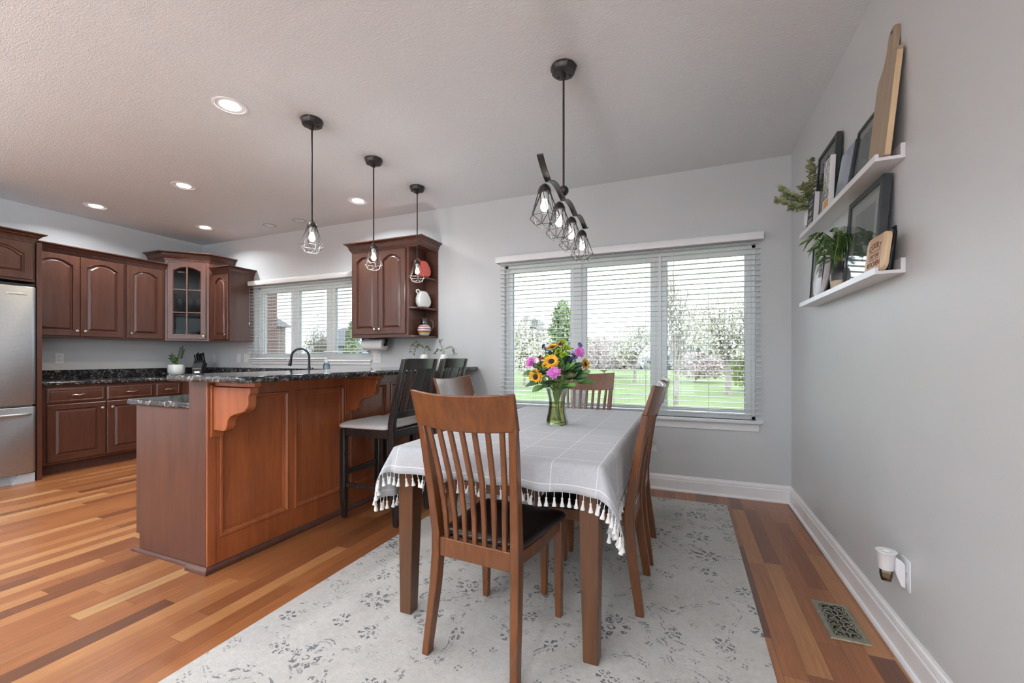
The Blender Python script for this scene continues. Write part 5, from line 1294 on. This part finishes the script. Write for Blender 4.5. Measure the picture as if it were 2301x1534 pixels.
# ================================================================ outdoors
GZ = -.45
struct(MB().box(-90,60,YB+.2,120,GZ-.3,GZ).build('lawn', M_lawn, smooth=False))
def tree(name, label, x, y, h, blobs, mat, n, size, trunk_h, tr=.10, branches=9, spread=.9, seed=1, group=None, bare=0):
    """blobs: (dx, dy, z, rx, rz) of leaf clusters; trunk and branches reach into them"""
    r = random.Random(seed); t = thing(name, label, 'tree' if 'shrub' not in name else 'shrub', (x,y,GZ), 0, group)
    lf = MB()
    tot = sum(b[3]**2*b[4] for b in blobs)
    for dx, dy, z, rx, rz in blobs:
        for k in range(int(n*rx*rx*rz/tot)):
            while True:
                p = Vector((r.uniform(-1,1), r.uniform(-1,1), r.uniform(-1,1)))
                if p.length < 1 and p.length > .25: break
            c = Vector((dx+p.x*rx, dy+p.y*rx, z+p.z*rz)); s = size*r.uniform(.6,1.4)
            R3 = Euler((r.uniform(0,6), r.uniform(0,6), r.uniform(0,6))).to_matrix()
            lf.add([c+R3 @ Vector(q) for q in ((-s,-s*.6,0),(s,-s*.6,.3*s),(s*.8,s*.6,0),(-s*.8,s*.6,.3*s))], [(0,1,2,3)])
    lf.build('crown', mat, t, smooth=False)
    tk = MB(); 
    if trunk_h: tk.tube([(0,0,-.05),(.03,0,trunk_h*.5),(0,.02,trunk_h)], [tr,tr*.8,tr*.6], 8)
    for k in range(branches):
        b_ = blobs[k % len(blobs)]; a = r.uniform(0,2*PI); tip = Vector((b_[0]+math.cos(a)*b_[3]*spread*r.uniform(.3,1), b_[1]+math.sin(a)*b_[3]*spread*r.uniform(.3,1), b_[2]+b_[4]*r.uniform(.2,1.0+bare)))
        s0 = Vector((0,0,trunk_h*r.uniform(.6,1))); tk.tube([s0, s0.lerp(tip,.5)+Vector((r.uniform(-.1,.1),r.uniform(-.1,.1),-.1)), tip], [tr*.45,tr*.25,tr*.08], 5)
        for j in range(3):
            m_ = s0.lerp(tip, r.uniform(.5,.95)); tk.tube([m_, m_+Vector((r.uniform(-.35,.35),r.uniform(-.35,.35),r.uniform(.2,.7+bare*.5)))], [tr*.14,tr*.05], 4)
    tk.build('trunk', M_bark, t)
    return t
G = 'trees and shrubs in the garden'
tree('evergreen_tree', 'tall green evergreen seen through the dining window pane above the bouquet', -7.15, 26, 5.3, [(0,0,.9,1.5,.9),(0,0,2.0,1.35,1.0),(0,0,3.1,1.05,.95),(0,0,4.1,.75,.8),(0,0,4.8,.38,.5)], M_everg, 5200, .10, 4.6, .13, 24, .9, 1, G)
tree('blossom_tree', 'white blossoming tree at the left edge of the dining window', -8.25, 22, 4.6, [(0,0,2.0,1.15,1.0),(-.3,0,3.0,.8,.7),(.7,.2,2.4,.8,.8),(-.2,0,1.2,.8,.5)], M_bloss, 2600, .055, 1.5, .09, 26, .9, 2, G, .5)
tree('pink_shrub', 'pale pink bare-branched shrub in the middle dining window pane', -6.0, 34, 4.0, [(0,0,2.0,2.3,1.4),(1.4,0,1.7,1.6,1.2),(-1.6,0,1.5,1.4,1.0)], M_pinkb, 3000, .07, .7, .09, 40, .95, 3, G)
tree('yellow_shrub', 'yellow-green shrub at the left of the middle dining window pane', -9.2, 38, 3.4, [(0,0,1.3,1.5,1.1),(.6,0,2.6,1.0,.9)], M_yell, 1800, .09, .6, .08, 12, .9, 4, G)
tree('blossom_tree', 'white blossoming tree beside the mullion in the middle dining window pane', -3.0, 28, 4.4, [(0,0,2.6,1.4,1.2),(.8,0,3.2,1.0,.9),(-.7,0,2.0,.9,.8)], M_bloss, 2200, .06, 1.6, .10, 26, .9, 5, G)
tree('blossom_tree', 'upright pear tree with twisted bare top twigs near the right window pane', -.28, 14.7, 5.2, [(0,0,3.0,.7,.9),(.35,0,2.5,.65,.7),(-.2,0,3.7,.45,.7)], M_bloss, 1500, .035, 1.7, .085, 30, .9, 6, G, .9)
tree('blossom_tree', 'broad white blossoming tree filling the right dining window pane', 1.7, 20.5, 5.4, [(0,0,3.5,1.5,1.2),(-1.0,0,2.9,1.0,1.0),(1.1,0,3.0,1.2,1.2),(.2,0,2.3,1.4,.8)], M_bloss, 5200, .05, 1.9, .13, 34, .9, 7, G)
tree('yellow_shrub', 'olive green shrub at the right edge of the dining window', 2.9, 23, 2.6, [(0,0,1.1,1.1,1.0),(.7,0,1.5,.8,1.1)], M_yell, 1400, .08, .5, .07, 10, .9, 8, G)
tree('pink_shrub', 'low pinkish shrub on the lawn in the right dining window pane', .6, 30, 2.2, [(0,0,1.1,1.6,.9),(1.5,0,1.0,1.2,.8)], M_pinkb, 1500, .07, .4, .06, 22, .95, 9, G)
tree('budding_tree', 'thin pale budding tree in the middle kitchen window pane', -23.6, 22, 4.0, [(0,0,1.9,1.5,1.3),(.2,0,3.0,.8,.9)], M_yell, 700, .045, 1.3, .07, 40, .95, 10, G)
tree('yellow_shrub', 'yellow-green hedge shrub in the right kitchen window pane', -24.0, 25.5, 2.0, [(0,0,.8,2.2,.75),(2.5,0,.7,1.6,.65)], M_yell, 2200, .09, .4, .06, 10, .9, 11, G)
tree('evergreen_tree', 'dark evergreen top beside the end cabinet in the kitchen window', -30.6, 33.0, 5.2, [(0,0,2.0,.9,1.5),(0,0,3.6,.65,1.2),(0,0,4.8,.3,.6)], M_everg, 2400, .12, 4.5, .12, 14, .9, 12, G)
# distant treeline
tl_ = MB(); r = random.Random(77)
for k in range(5200):
    x = r.uniform(-62, 28); y = r.uniform(58, 66); hh = 4.2+2.0*math.sin(x*.21)+1.3*math.sin(x*.53+1); z = GZ+r.random()**.8*max(1.2, hh)
    s = r.uniform(.25,.6); R3 = Euler((r.uniform(0,6), r.uniform(0,6), r.uniform(0,6))).to_matrix(); c = Vector((x,y,z))
    tl_.add([c+R3 @ Vector(q) for q in ((-s,-s,0),(s,-s,.2),(s,s,0),(-s,s,.2))], [(0,1,2,3)])
o = tl_.build('distant_treeline', M_haze, smooth=False); tag(o, 'hazy grey treeline beyond the lawn through the windows', 'trees', None, 'stuff')
# brick wing of the house, seen through the kitchen window
t = thing('brick_wing', 'dark brick house wing close outside the kitchen window', 'building', (-12.4,6.6,GZ))
wpart(t, 'wall', MB().box(-13.6,-11.2,4.3,9.0,GZ,5.2), M_brick, smooth=False)
wpart(t, 'roof', MB().prism([(-13.9,5.2),(-10.9,5.2),(-12.4,6.6)], 4.2, 9.3, 'y'), M_roof, smooth=False)
t = thing('brick_house', 'brick neighbour house with grey hipped roof and white windows', 'house', (-49,32,GZ))
wpart(t, 'wall', MB().box(-58,-41.0,30,34,GZ,4.5), M_brick, smooth=False)
wpart(t, 'roof', MB().add([(-58.6,29.4,4.5),(-40.5,29.4,4.5),(-40.5,34.6,4.5),(-58.6,34.6,4.5),(-55,32,7.6),(-44.5,32,7.6)], [(0,1,5,4),(1,2,5),(2,3,4,5),(3,0,4),(3,2,1,0)]), M_roof, smooth=False)
for x, z in ((-42.6,2.6),(-42.6,.2),(-47,2.6),(-47,.2)):
    f = wpart(t, 'window', MB().box(x-.75,x+.75,29.88,30,z-.7,z+1.0), M_trim, smooth=False)
    q = MB().box(x-.6,x+.6,29.83,29.87,z-.55,z+.15).box(x-.6,x+.6,29.83,29.87,z+.22,z+.87); q.shift([-c for c in t.location]); q.build('pane', M_slate, f, smooth=False)
t = thing('blue_house', 'pale blue neighbour house far off in the right kitchen window pane', 'house', (-38,44,GZ))
wpart(t, 'wall', MB().box(-43.0,-33,40,50,GZ,2.6), M_siding, smooth=False)
wpart(t, 'roof', MB().prism([(39.4,2.6),(50.6,2.6),(45,5.2)], -43.6, -32.5, 'x'), M_roof, smooth=False)
for x in (-39.3,-41.6):
    f = wpart(t, 'window', MB().box(x-.7,x+.7,39.9,40,.2,1.8), M_trim, smooth=False)
    q = MB().box(x-.55,x+.55,39.85,39.89,.35,1.65); q.shift([-c for c in t.location]); q.build('pane', M_slate, f, smooth=False)
